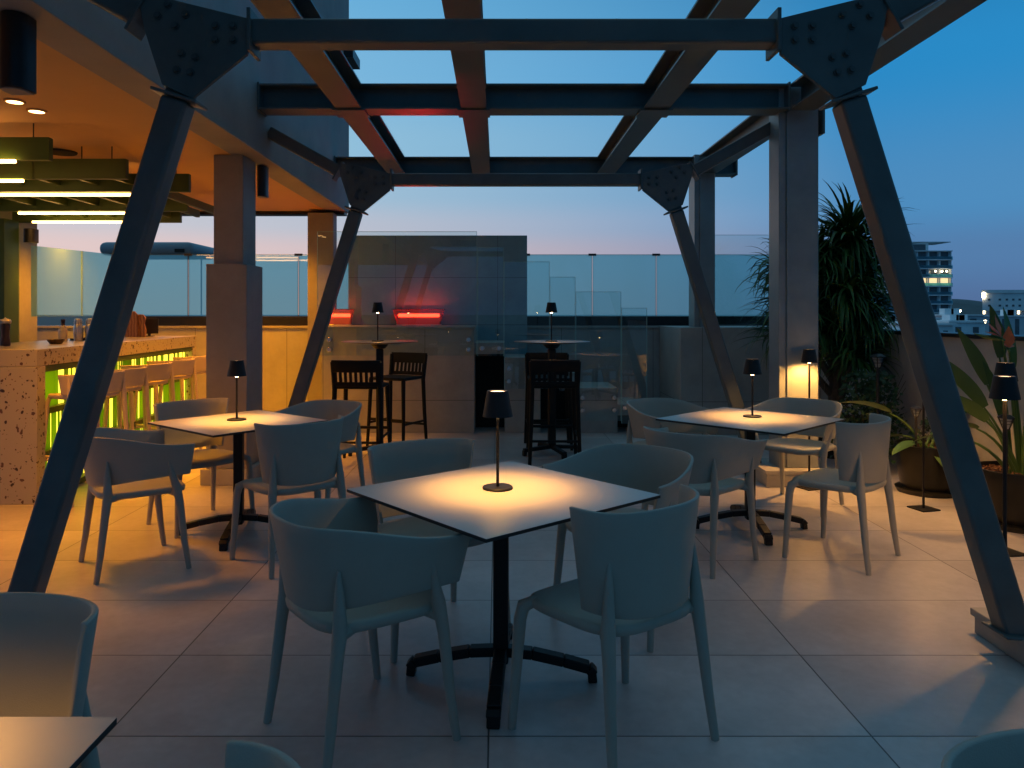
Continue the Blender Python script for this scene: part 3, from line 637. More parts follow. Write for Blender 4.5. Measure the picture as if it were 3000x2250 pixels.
# ================================================================== tables
ZT = 0.713
def make_table(loc, rz, side, label):
    t = thing('bistro_table', loc, rz, label, 'table', 'square bistro tables')
    h = side/2
    b = MB(); b.box(-h, h, -h, h, ZT-0.0008, ZT); build('tabletop', b, M['top'], t, smooth=0)
    b = MB(); b.box(-h, h, -h, h, ZT-0.0125, ZT-0.001); build('edge_board', b, M['edge'], t, 0.001)
    b = MB(); b.box(-0.16, 0.16, -0.16, 0.16, ZT-0.022, ZT-0.013); b.box(-0.22,0.22,-0.025,0.025,ZT-0.035,ZT-0.0225); build('mount_plate', b, M['iron'], t, 0.002)
    b = MB(); b.bar((0,0,0.06),(0,0,ZT-0.036), 0.058, 0.058, up=(1,1,0)); build('pole', b, M['iron'], t, 0.008)
    for k in range(4):
        a = R(45 + 90*k); c, s_ = math.cos(a), math.sin(a)
        b = MB(); pts = [(0.02,0.105,0.075),(0.12,0.098,0.05),(0.24,0.075,0.042),(0.335,0.052,0.038),(0.355,0.030,0.04)]
        prev = None
        for (r0,z0,w0),(r1,z1,w1) in zip(pts, pts[1:]):
            b.bar((r0*c,r0*s_,z0),(r1*c,r1*s_,z1), 0.05, 0.036, up=(0,0,1))
        b.bar((0.345*c,0.345*s_,0.05),(0.35*c,0.35*s_,0.0), 0.046, 0.034, up=(c,s_,0)); build('foot', b, M['iron'], t, 0.005)
    return t
T1, T2, T3 = (0.013, 2.885), (-1.645, 4.77), (1.64, 4.88)
make_table((*T1,0), R(40.5), 0.855, 'square table nearest the camera with a glowing lamp on its white top')
make_table((*T2,0), R(50), 0.79, 'square table left of centre near the bar with a glowing lamp')
make_table((*T3,0), R(44), 0.865, 'square table on the right beside the steel column with a glowing lamp')
make_table((-1.075, 0.85,0), 0, 0.855, 'square table cut by the bottom left corner of the photo')
table_lamp((0.0, 2.94, ZT), 'black cordless lamp glowing on the nearest square table')
table_lamp((-1.675, 4.82, ZT), 'black cordless lamp on the left square table before the grey column')
table_lamp((1.686, 4.97, ZT), 'black cordless lamp on the right square table')
table_lamp((-1.07, 1.02, ZT), 'black cordless lamp on the bottom left table', 34.0)

# ================================================================== resin chairs
def make_seat(t, zs, hwf, hwb, y0, y1, m):
    b = MB(); n = 48
    def outline(k, s=1.0):
        a = 2*math.pi*k/n; c, d = math.cos(a), math.sin(a); e = 0.52
        px = math.copysign(abs(c)**e, c); py = math.copysign(abs(d)**e, d)
        yy = (y0+y1)/2 + py*(y1-y0)/2*s; f = ((yy-y0)/(y1-y0)); hw = hwb + (hwf-hwb)*f
        return px*hw*s, yy
    rings = [(0.02,zs-0.016),(0.4,zs-0.014),(0.75,zs-0.006),(0.93,zs),(0.985,zs-0.004),(1.0,zs-0.016),(0.985,zs-0.032),(0.90,zs-0.040),(0.5,zs-0.044),(0.02,zs-0.046)]
    vs = []; fs = []
    for s_, z in rings:
        for k in range(n):
            x, y = outline(k, s_); drop = -0.012*max(0,(y-(y1-0.09))/0.09)**2; vs.append((x, y, z+drop))
    for i in range(len(rings)-1):
        for k in range(n): k2=(k+1)%n; fs.append((i*n+k, i*n+k2, (i+1)*n+k2, (i+1)*n+k))
    fs.append(tuple(range(n))); fs.append(tuple((len(rings)-1)*n+k for k in range(n-1,-1,-1)))
    b.add(vs, fs); return build('seat', b, m, t, smooth=60)
def shell(hw0, hw1, d0, d1, ye, z0e, z0r, z1e, z1r, ex=0.9, cut=0.0):
    """U shaped back: u along the curve, v up"""
    b = MB()
    def fn(u, v):
        th = (u*2-1)*math.pi/2; s_, c = math.sin(th), math.cos(th)
        sx = math.copysign(abs(s_)**ex, s_); cy = abs(c)**ex
        hw = hw0+(hw1-hw0)*v; d = d0+(d1-d0)*v
        k = abs(s_)**2; z0 = z0r+(z0e-z0r)*k; z1 = z1r+(z1e-z1r)*abs(s_)**7
        return (hw*sx, ye + cut*v - d*cy, z0+(z1-z0)*v)
    b.grid(fn, 40, 8); return b
def make_chair(arm, m):
    lab = 'armchair' if arm else 'side_chair'
    t = thing(lab, (0,0,0), 0, 'taupe resin chair', 'chair')
    if arm: make_seat(t, 0.452, 0.243, 0.212, -0.250, 0.205, m)
    else: make_seat(t, 0.452, 0.255, 0.215, -0.215, 0.222, m)
    if arm: sb = shell(0.266, 0.317, 0.450, 0.512, 0.188, 0.520, 0.474, 0.690, 0.752, 0.78, 0.012)
    else: sb = shell(0.205, 0.255, 0.150, 0.172, -0.071, 0.478, 0.462, 0.805, 0.80, 0.86, 0.0)
    build('backrest', sb, m, t, 0.004, 60, solid=0.013)
    for s in (-1, 1):
        if arm: pts = [(0.290,0.070,0.615),(0.278,0.085,0.55),(0.250,0.120,0.46),(0.250,0.140,0.36),(0.256,0.162,0.15),(0.263,0.183,0)]; rad = [0.006,0.014,0.024,0.0205,0.017,0.014]
        else: pts = [(0.180,0.09,0.43),(0.215,0.150,0.437),(0.240,0.182,0.415),(0.248,0.190,0.37),(0.258,0.198,0.2),(0.270,0.208,0)]; rad = [0.012,0.020,0.024,0.0215,0.018,0.014]
        b = MB(); b.tube([(s*x,y,z) for x,y,z in pts], rad, 14); build('leg', b, m, t, smooth=60)
        if arm: pts = [(0.205,-0.212,0.62),(0.207,-0.212,0.55),(0.206,-0.208,0.44),(0.210,-0.222,0.34),(0.217,-0.244,0.15),(0.224,-0.266,0)]
        else: pts = [(0.190,-0.176,0.66),(0.196,-0.180,0.56),(0.204,-0.184,0.44),(0.210,-0.196,0.34),(0.222,-0.216,0.15),(0.232,-0.236,0)]
        b = MB(); b.tube([(s*x,y,z) for x,y,z in pts], [0.005,0.015,0.024,0.0205,0.017,0.014], 14); build('leg', b, m, t, smooth=60)
    for s in (-1, 1):
        b = MB(); b.tube([(s*0.16,-0.13,0.425),(s*0.204,-0.205 if arm else -0.18,0.425)], 0.022, 10); build('seat_bracket', b, m, t)
        if arm: b = MB(); b.tube([(s*0.17,0.10,0.425),(s*0.247,0.125,0.418)], 0.021, 10); build('seat_bracket', b, m, t)
    return t
first = {}
def chair(arm, x, y, fx, fy, label):
    rz = math.atan2(fy, fx) - math.pi/2
    grp = 'taupe armchairs' if arm else 'taupe side chairs'
    if arm not in first:
        t = make_chair(arm, M['chair']); first[arm] = t
        t.location = (x, y, 0); t.rotation_euler = (0,0,rz); t['label'] = label; t['group'] = grp; return t
    return copy_tree(first[arm], (x,y,0), rz, label, grp)
chair(True, -0.441, 2.56, 0.784, 0.621, 'wide armchair at the front left of the nearest table, back to the camera')
chair(False, 0.388, 2.521, -0.587, 0.810, 'high backed chair at the front right of the nearest table, back to the camera')
chair(False, -0.292, 3.328, 0.514, -0.858, 'high backed chair behind the left corner of the nearest table')
chair(True, 0.572, 3.42, -0.703, -0.711, 'wide armchair behind the right corner of the nearest table')
chair(True, -2.0, 4.217, 0.790, 0.613, 'wide armchair at the near left of the left table beside the slanted leg')
chair(False, -1.169, 4.285, -0.652, 0.758, 'high backed chair at the near right of the left table')
chair(False, -1.987, 5.01, 0.776, -0.630, 'high backed chair at the far left of the left table before the bar stools')
chair(True, -1.28, 5.3, -0.505, -0.863, 'wide armchair at the far right of the left table before the orange wall')
chair(True, 1.15, 4.305, 0.682, 0.731, 'wide armchair at the near left of the right table')
chair(False, 1.982, 4.342, -0.701, 0.713, 'high backed chair at the near right of the right table, seen from behind')
chair(True, 2.17, 5.46, -0.710, -0.704, 'wide armchair at the far right of the right table before the lit column')
chair(True, 1.25, 5.42, 0.557, -0.830, 'wide armchair at the far left of the right table before the stair')
chair(False, -1.05, 1.37, 0.000, -1.000, 'large chair at left edge of the photo behind the cut off table')
chair(False, -0.461, 0.795, -0.999, 0.050, 'chair back peeping up at the bottom of the photo right of the cut off table')
chair(False, 0.83, 0.845, 0.050, -0.999, 'chair back cut off by the bottom right corner of the photo')

# ================================================================== cream bar stools
def make_barstool():
    m = M['creamres']
    t = thing('bar_stool', (0,0,0), 0, '', 'bar stool', 'cream bar stools along the bar')
    make_seat(t, 0.80, 0.215, 0.21, -0.18, 0.20, m)
    build('backrest', shell(0.225, 0.252, 0.125, 0.14, -0.065, 0.80, 0.80, 0.950, 0.95, 0.86), m, t, 0.004, 60, solid=0.014)
    for s in (-1,1):
        b = MB(); b.tube([(s*x,y,z) for x,y,z in [(0.15,0.10,0.775),(0.178,0.15,0.77),(0.192,0.168,0.72),(0.215,0.185,0.35),(0.235,0.205,0)]], [0.012,0.018,0.021,0.018,0.014], 12); build('leg', b, m, t, smooth=60)
        b = MB(); b.tube([(s*x,y,z) for x,y,z in [(0.222,-0.14,0.93),(0.218,-0.148,0.78),(0.222,-0.16,0.60),(0.232,-0.185,0.3),(0.245,-0.21,0)]], [0.008,0.021,0.019,0.017,0.014], 12); build('leg', b, m, t, smooth=60)
    b = MB(); b.tube([(-0.21,0.18,0.30),(0.21,0.18,0.30)], 0.014, 10); b.tube([(-0.21,-0.18,0.33),(-0.21,0.18,0.33)], 0.012, 10); b.tube([(0.21,-0.18,0.33),(0.21,0.18,0.33)], 0.012, 10); build('footrest', b, m, t)
    return t
BARROT = R(3.15)
bs = make_barstool()
BL = [(5.72,'cream bar stool nearest the camera, half hidden by the slanted leg'),(6.14,'second cream bar stool from the near end of the bar'),(6.71,'third cream bar stool from the near end of the bar'),(7.30,'fourth cream bar stool, just left of the grey column'),(7.92,'last cream bar stool, mostly hidden by the grey column')]
for i, (y, lab) in enumerate(BL):
    x = -3.13 - (y-5.5)*0.055; rz = R(61) + BARROT + random.uniform(-0.06,0.06)
    if i == 0: bs.location = (x,y,0); bs.rotation_euler = (0,0,rz); bs['label'] = lab
    else: copy_tree(bs, (x,y,0), rz, lab)

# ================================================================== the bar counter
bar = thing('bar_counter', (-3.365, 5.485, 0), BARROT, 'terrazzo bar counter with green backlit front', 'bar')
LB, DB, HBAR, TH = 3.36, 0.95, 1.133, 0.125
b = MB(); b.box(-DB, 0, 0, LB, HBAR-TH, HBAR); build('worktop', b, M['terrazzo'], bar, 0.004)
b = MB(); b.box(-DB, 0, 0, 0.115, 0, HBAR-TH-0.001); build('end_panel', b, M['terrazzo'], bar, 0.004)
b = MB(); b.box(-DB, 0, LB-0.115, LB, 0, HBAR-TH-0.001); build('end_panel', b, M['terrazzo'], bar, 0.004)
b = MB(); b.box(-0.095, -0.085, 0.118, LB-0.118, 0.03, HBAR-TH-0.003); build('light_panel', b, M['greenlight'], bar, smooth=0)
b = MB(); b.box(-DB+0.03, -0.10, 0.12, LB-0.12, 0.0, HBAR-TH-0.003); build('carcass', b, M['void'], bar)
rows = [0.03, 0.34, 0.665, 0.985]
for k, z in enumerate(rows):
    b = MB(); b.box(-0.083, -0.012, 0.118, LB-0.118, z-0.026, z+0.020); build('shelf', b, M['green'], bar, 0.002)
for k in range(3):
    b = MB(); y = 0.125; rr = random.Random(20+k)
    while y < LB-0.16:
        w = rr.choice([0.025,0.03,0.06,0.09,0.10,0.12,0.13]); gap = rr.choice([0.010,0.014,0.018,0.026,0.045])
        if y+w > LB-0.125: break
        d = rr.uniform(0.012, 0.030); z0, z1 = rows[k]+0.022, rows[k+1]-0.028
        tl = rr.uniform(-0.09,0.05)
        b.bar((-0.082+d+0.006, y+w/2, z0), (-0.082+d+0.006, y+w/2, z1), 0.005, w, up=(tl*3,1,0))
        y += w+gap
    build('fin_row', b, M['greenplate'], bar)
def bar_pt(x, y): 
    return (x, y, HBAR+0.001)
# items on the bar
t = thing('oil_bottle', bar_pt(-4.11,7.1), 0, 'pale bottle with a dark neck on the bar counter', 'bottle')
b = MB(); b.lathe([(0,0),(0.036,0),(0.038,0.006),(0.038,0.10),(0.034,0.118),(0.018,0.14),(0.0165,0.150)], n=24); build('body', b, M['bottle'], t)
b = MB(); b.lathe([(0.0165,0.150),(0.0165,0.178),(0.019,0.180),(0.019,0.206),(0,0.206)], n=20); build('neck', b, [M['darkwood']], t)
for x, y, lab in ((-4.02,7.2,'left steel shaker on the bar counter beside the bottle'),(-3.93,7.24,'right steel shaker on the bar counter next to the slanted leg')):
    t = thing('shaker', bar_pt(x,y), 0, lab, 'shaker', 'steel shakers on the bar')
    b = MB(); b.lathe([(0,0),(0.036,0),(0.043,0.05),(0.043,0.12),(0.036,0.158),(0.034,0.162)], n=28); build('cup', b, M['inox'], t)
    b = MB(); b.lathe([(0.036,0.163),(0.038,0.165),(0.038,0.178),(0.035,0.182),(0.036,0.200),(0.030,0.212),(0,0.214)], n=28); build('cap', b, M['inox'], t)
t = thing('serving_tray', bar_pt(-4.0,7.2), BARROT, 'dark tray under the bottle and shakers', 'tray')
t.location = (-3.98, 7.40, HBAR+0.001)
b = MB(); b.box(-0.16,0.16,-0.12,0.12,0,0.008); build('plate', b, M['dark'], t, 0.003)
b = MB(); b.box(-0.165,0.165,-0.125,-0.121,0,0.02).box(-0.165,0.165,0.121,0.125,0,0.02); build('rim', b, M['dark'], t)
t = tag(build('bowl', MB().lathe([(0,0.006),(0.04,0.006),(0.062,0.034),(0.066,0.040),(0.070,0.038),(0.066,0.028),(0.045,0),(0,0)], n=28), M['darkwood'], None), 'small brown bowl on the front of the bar counter', 'bowl'); t.location = bar_pt(-3.80,6.46)
t = thing('pepper_mill', bar_pt(-4.0,6.1), 0, 'tall dark pepper mill at the left end of the bar counter', 'pepper mill')
b = MB(); b.lathe([(0,0),(0.036,0),(0.038,0.02),(0.030,0.08),(0.030,0.11),(0.037,0.165),(0.034,0.178)], n=24); build('body', b, M['darkwood'], t)
b = MB(); b.lathe([(0.034,0.180),(0.042,0.184),(0.044,0.20),(0.036,0.214),(0.012,0.22),(0,0.232)], n=24); build('cap', b, M['inox'], t)
for x, y, h, w, lab in ((-4.06,8.33,0.285,0.14,'taller live edge wooden board standing at the far end of the bar'),(-3.97,8.36,0.25,0.10,'shorter live edge wooden board beside the taller one')):
    t = tag(build('wooden_board', MB().prism([(-w/2,0),(w/2,0),(w/2+0.008,h*0.3),(w/2-0.01,h*0.6),(w/2+0.004,h*0.85),(w/4,h),(-w/4,h*1.01),(-w/2-0.004,h*0.86),(-w/2+0.008,h*0.5)], -0.012, 0.012, 'y'), M['wood'], None, 0.004), lab, 'board', 'wooden boards on the bar'); t.location = bar_pt(x,y)
t = thing('red_jar', bar_pt(-4.02,7.98), 0, 'small red jar in front of the wooden boards', 'jar')
b = MB(); b.lathe([(0,0),(0.03,0),(0.031,0.05),(0.026,0.056)], n=20); build('glass', b, M['redjar'], t)
b = MB(); b.lathe([(0.027,0.057),(0.028,0.066),(0,0.067)], n=20); build('lid', b, M['dark'], t)
t = thing('till_screen', (-3.97,8.55,HBAR+0.001), R(12), 'small black till at the far end of the bar behind the boards', 'till')
b = MB(); b.box(-0.10,0.10,-0.006,0.006,0.03,0.20); build('screen', b, M['dark'], t, 0.003)
b = MB(); b.box(-0.05,0.05,-0.05,0.05,0,0.008).box(-0.015,0.015,0.007,0.02,0.008,0.12); build('stand', b, M['dark'], t)

# ================================================================== high tables with black slatted stools
def high_table(x, y, label):
    t = thing('high_table', (x,y,0), 0, label, 'table', 'round high tables')
    b = MB(); b.lathe([(0,1.120),(0.372,1.120),(0.378,1.118),(0.374,1.114),(0.18,1.096),(0,1.094)], n=64); build('tabletop', b, M['iron'] if False else M['edgetop'], t, smooth=50)
    b = MB(); b.lathe([(0,1.04),(0.055,1.05),(0.085,1.085),(0.088,1.0935),(0,1.0935)], n=24); build('mount', b, M['iron'], t)
    b = MB(); b.bar((0,0,0.07),(0,0,1.045), 0.072, 0.072, up=(1,0.2,0)); build('pole', b, M['iron'], t, 0.01)
    for k in range(4):
        a = R(20+90*k); c, s_ = math.cos(a), math.sin(a)
        b = MB(); b.bar((0.02*c,0.02*s_,0.075),(0.30*c,0.30*s_,0.055), 0.05, 0.035, up=(0,0,1)).bar((0.29*c,0.29*s_,0.055),(0.292*c,0.292*s_,0), 0.05, 0.035, up=(c,s_,0)); build('foot', b, M['iron'], t, 0.005)
    return t
M['edgetop'] = mat('dark_laminate', (0.09, 0.085, 0.08), 0.32, 0, 0.1, 5)
high_table(-1.17, 7.45, 'left round high table beside the slanted far leg')
high_table(0.537, 7.45, 'right round high table in the middle of the terrace')
table_lamp((-1.185, 7.42, 1.121), 'black cordless lamp on the left round high table', 10)
table_lamp((0.53, 7.40, 1.121), 'black cordless lamp on the right round high table', 10)
def make_black_stool():
    m = M['blackres']
    t = thing('slatted_stool', (0,0,0), 0, '', 'bar stool', 'black slatted bar stools')
    b = MB(); b.box(-0.215,0.215,-0.19,0.20,0.705,0.735); build('seat', b, m, t, 0.012, seg=3)
    for s in (-1,1):
        b = MB(); b.tube([(s*0.232,-0.215,0),(s*0.218,-0.195,0.35),(s*0.208,-0.185,0.70),(s*0.222,-0.225,0.955)], [0.017,0.02,0.022,0.016], 10); build('leg', b, m, t)
        b = MB(); b.tube([(s*0.225,0.215,0),(s*0.212,0.195,0.35),(s*0.200,0.180,0.715)], [0.016,0.019,0.022], 10); build('leg', b, m, t)
    def rail(zb, zt, th=0.018):
        r = MB()
        def f(u, v): 
            x = -0.225+0.45*u; zz = zb+(zt-zb)*v; yb = -0.188-0.042*(zz-0.70)/0.25; return (x, yb-0.028*(1-(2*u-1)**2), zz)
        r.grid(f, 16, 2); return r
    build('top_rail', rail(0.862,0.972), m, t, 0.004, 60, solid=0.02)
    build('lower_rail', rail(0.735,0.772), m, t, 0.004, 60, solid=0.018)
    b = MB()
    for k in range(9):
        u = (k+0.7)/9.4; x = -0.225+0.45*u; yb = -0.028*(1-(2*u-1)**2)
        b.bar((x,-0.197+yb,0.765),(x,-0.215+yb,0.87), 0.026, 0.010, up=(0,1,0))
    build('slats', b, m, t)
    b = MB(); b.tube([(-0.218,0.195,0.30),(0.218,0.195,0.30)], 0.014, 8).tube([(-0.222,-0.20,0.22),(0.222,-0.20,0.22)], 0.012, 8)
    for s in (-1,1): b.tube([(s*0.221,-0.2,0.26),(s*0.216,0.197,0.26)], 0.012, 8)
    build('footrest', b, m, t)
    return t
bk = make_black_stool()
SB = [(-1.27,7.03,0.06,1,'black slatted stool in front of the left high table, nearest the orange wall'),(-1.06,7.90,-0.5,-1,'black slatted stool behind the left high table'),
      (0.53,7.10,0.02,1,'black slatted stool in front of the right high table'),(0.53,7.86,0.0,-1,'black slatted stool behind the right high table')]
for i,(x,y,fx,fy,lab) in enumerate(SB):
    rz = math.atan2(fy,fx)-math.pi/2
    if i == 0: bk.location=(x,y,0); bk.rotation_euler=(0,0,rz); bk['label']=lab
    else: copy_tree(bk,(x,y,0),rz,lab)

# ================================================================== floor lamps
floor_lamp((2.49, 6.00, 0.0), 'floor lamp lighting the face of the thick steel column', 54, R(20))
floor_lamp((3.04, 5.36, 0.0), 'floor lamp in front of the round pot, shade hidden by the slanted leg', 36, R(15))
floor_lamp((2.965, 4.384, 0.0), 'floor lamp at right edge, the farther of two overlapping shades', 21, R(10))
floor_lamp((2.336, 3.46, 0.0), 'floor lamp at right edge, the nearer of two overlapping shades', 21, R(10))

# ================================================================== plants
def strap(b, p, az, el0, L_, w, droop, n=7, rnd=random):
    """long thin curved leaf"""
    p = Vector(p); e = el0; pts = [p.copy()]; seg = L_/n
    for i in range(n):
        d = Vector((math.cos(az)*math.cos(e), math.sin(az)*math.cos(e), math.sin(e))); p = p + d*seg; pts.append(p.copy()); e -= droop*(0.5+i/n)/n
        if e < -1.5: e = -1.5
    side = Vector((-math.sin(az), math.cos(az), 0)); vs = []; 
    for i, q in enumerate(pts):
        f = i/n; ww = w*(0.55+0.45*min(1,f*4))*(1-f**2.2)+0.0008
        vs += [q+side*ww, q+Vector((0,0,-ww*0.5)), q-side*ww]
    fs = []
    for i in range(n): 
        for j in (0,1): fs.append((3*i+j, 3*i+j+1, 3*i+3+j+1, 3*i+3+j))
    b.add(vs, fs)
pl = thing('palm', (3.30, 7.40, 0), 0, 'tall dark palm with long drooping strap leaves behind the steel column', 'plant')
heads = [((0.16,0,2.10),210,0.62,1.0),((-0.10,0.1,1.85),170,0.6,0.9),((0.30,0.1,1.80),170,0.6,0.9),((-0.42,-0.05,1.50),120,0.55,0.9),((-0.48,0.05,1.85),60,0.5,0.9),((0.05,-0.15,1.55),150,0.6,0.8),((0.22,-0.1,1.35),120,0.6,0.8),((0.0,0.05,1.20),110,0.55,0.8),((-0.45,0.0,1.20),90,0.5,0.8),((0.16,-0.15,0.98),110,0.5,0.9)]
b = MB(); rr = random.Random(3)
for (hx,hy,hz),n,L_,up in heads:
    for k in range(int(n*1.8)):
        az = rr.uniform(0,2*math.pi); el = rr.uniform(-0.5, 1.45)*up
        strap(b, (hx+rr.uniform(-.05,.05),hy+rr.uniform(-.05,.05),hz+rr.uniform(-.06,.06)), az, el, L_*rr.uniform(0.6,1.15), rr.uniform(0.011,0.022), rr.uniform(0.7,2.8))
cr = build('crown', b, M['leaf'], pl, smooth=60)
b = MB(); b.tube([(0,0,0.0),(0.02,0,0.6),(0.08,0,1.2),(0.16,0,2.05)], [0.07,0.06,0.05,0.04], 10)
for (hx,hy,hz),n,L_,up in heads[1:]: b.tube([(0.04,0,hz*0.45),(hx*0.6,hy*0.6,hz*0.75),(hx,hy,hz)], [0.04,0.03,0.025], 8)
build('trunk', b, M['bark'], pl)
b = MB(); b.lathe([(0,0),(0.22,0),(0.27,0.36),(0.28,0.38),(0.26,0.38),(0.25,0.34),(0,0.33)], n=32); build('pot', b, M['pot'], pl)

def shrub(loc, r, h, n, label, seed):
    t = thing('shrub', loc, 0, label, 'plant'); q = random.Random(seed); b = MB(); st_ = MB()
    for k in range(n):
        a = q.uniform(0,6.283); rad = r*q.random()**0.6; z = h*(0.12+0.88*q.random()); sc = (1-0.5*(z/h)**2)
        c = Vector((rad*sc*math.cos(a), rad*sc*math.sin(a), z)); L_ = q.uniform(0.03,0.06); d = Vector((q.uniform(-1,1),q.uniform(-1,1),q.uniform(-.6,.8))).normalized(); s_ = d.orthogonal().normalized()*L_*0.4
        b.add([c, c+d*L_*0.5+s_, c+d*L_, c+d*L_*0.5-s_], [(0,1,2,3)])
    for k in range(14):
        a = q.uniform(0,6.283); st_.tube([(0,0,0),(0.3*r*math.cos(a),0.3*r*math.sin(a),h*0.5),(0.8*r*math.cos(a),0.8*r*math.sin(a),h*q.uniform(.6,1))], [0.008,0.005,0.002], 5)
    build('foliage', b, M['shrub'], t, smooth=0); build('stems', st_, M['bark'], t)
    return t
shrub((3.34, 6.75, 0), 0.36, 0.86, 1500, 'dark leafy shrub under the palm behind the right table', 5)
shrub((3.52, 6.05, 0), 0.17, 0.55, 350, 'small dark shrub against the parapet between palm and pot', 6)
shrub((4.45, 5.6, 0.9), 0.5, 0.62, 1500, 'dark bushy top of a shrub beyond the right parapet', 8)

def paddle(b, bs_, base, az, lean, hp, L_, w, tw=0.0, bend=0.6):
    """petiole then blade with fold"""
    az = R(az); base = Vector(base); d = Vector((math.cos(az), math.sin(az), 0)); pts = []; p = base.copy(); e = R(90-lean*0.35)
    n = 6
    for i in range(n+1): 
        pts.append(p.copy()); e2 = e - R(lean*0.65)*i/n; p = p + (d*math.cos(e2)+Vector((0,0,math.sin(e2))))*hp/n
    bs_.tube(pts, [0.014-0.008*i/n for i in range(n+1)], 7)
    e = e - R(lean*0.65); q = pts[-1]; m = 10; side0 = Vector((-math.sin(az),math.cos(az),0)); vs = []
    for i in range(m+1):
        f = i/m; dirv = d*math.cos(e)+Vector((0,0,math.sin(e))); nrm = Vector((-math.cos(az)*math.sin(e), -math.sin(az)*math.sin(e), math.cos(e)))
        side = side0*math.cos(tw)+nrm*math.sin(tw); ww = w*(math.sin(math.pi*min(1,f*0.93+0.07)**0.75))**0.8*(1 if f<1 else 0)+0.001
        lift = nrm*ww*0.35
        vs += [q+side*ww+lift, q.copy(), q-side*ww+lift]; q = q+dirv*L_/m; e -= bend/m*(0.4+f)
    fs = [(3*i+j,3*i+j+1,3*i+4+j,3*i+3+j) for i in range(m) for j in (0,1)]
    b.add(vs, fs)
def round_pot(loc, rt, rb, h, label):
    t = thing('plant_pot', loc, 0, label, 'plant pot', 'dark round plant pots')
    b = MB(); b.lathe([(0,0.04),(rb,0.04),(rb*1.06,0.08),(rt*0.985,h-0.08),(rt,h-0.03),(rt,h),(rt-0.02,h+0.002),(rt-0.026,h-0.04),(0,h-0.05)], n=48); build('body', b, M['pot'], t, smooth=50)
    b = MB(); b.lathe([(0,0),(rb+0.03,0),(rb+0.045,0.035),(rb+0.03,0.038),(0,0.038)], n=40); build('saucer', b, M['pot'], t)
    b = MB(); q = random.Random(int(loc[1]*100)); 
    for k in range(420):
        a = q.uniform(0,6.283); r_ = (rt-0.035)*q.random()**0.5; c = Vector((r_*math.cos(a), r_*math.sin(a), h-0.045+q.uniform(0,0.02))); d = Vector((q.uniform(-1,1),q.uniform(-1,1),q.uniform(-.4,.4))).normalized()*q.uniform(.012,.026); s_ = d.orthogonal().normalized()*0.008
        b.bar(c-d, c+d, 0.012, 0.006, up=(q.uniform(-.4,.4),0.1,1))
    mu = build('mulch', b, M['mulch'], t); mu['kind'] = 'stuff'
    return t
round_pot((3.365, 5.88, 0), 0.235, 0.185, 0.375, 'dark round pot with bark mulch behind the slim floor lamp')
round_pot((3.44, 4.95, 0), 0.265, 0.20, 0.375, 'dark round pot with bark mulch at the right edge of the photo')
def strelitzia(loc, leaves, flowers, label):
    t = thing('strelitzia', loc, 0, label, 'plant'); b = MB(); s_ = MB()
    for lf in leaves: paddle(b, s_, *lf)
    build('leaves', b, M['paddle'], t, smooth=60); build('stalks', s_, M['paddle'], t)
    for (px,py,pz,az) in flowers:
        f = MB(); a = R(az)
        for k, el in enumerate((75, 48, 18)):
            e = R(el); d = Vector((math.cos(a)*math.cos(e), math.sin(a)*math.cos(e), math.sin(e))); sd = Vector((-math.sin(a),math.cos(a),0.15))*0.034; p = Vector((px,py,pz)); L_ = 0.15-0.02*k
            f.add([p, p+d*L_*0.45+sd, p+d*L_, p+d*L_*0.45-sd, p+d*L_*0.45+Vector((0,0,0.012))], [(0,1,4),(1,2,4),(2,3,4),(3,0,4)])
        build('flower', f, M['petal'], t)
        st2 = MB(); st2.tube([(0,0,0),(px*0.4,py*0.4,pz*0.55),(px,py,pz)], [0.011,0.009,0.008], 7).tube([(px-0.02*math.cos(a),py-0.02*math.sin(a),pz-0.02),(px+0.10*math.cos(a),py+0.10*math.sin(a),pz+0.0),(px+0.17*math.cos(a),py+0.17*math.sin(a),pz+0.02)],[0.008,0.013,0.002],7); build('flower_stalk', st2, M['paddle'], t)
    return t
strelitzia((3.365,5.88,0.325), [((-0.03,0,0),185,70,0.42,0.42,0.055,0.3,0.5),((0,0.02,0),175,95,0.22,0.30,0.05,0.2,0.4),((0.02,0,0),10,60,0.3,0.32,0.05,0.3,0.6),((0,-0.02,0),200,100,0.16,0.26,0.045,-0.2,0.5),((0.0,0.03,0),30,75,0.25,0.3,0.05,0.1,0.8),((-0.02,-0.03,0),265,120,0.14,0.18,0.04,0.2,0.6)], [], 'low plant with broad paddle leaves in the round pot behind the slim floor lamp')
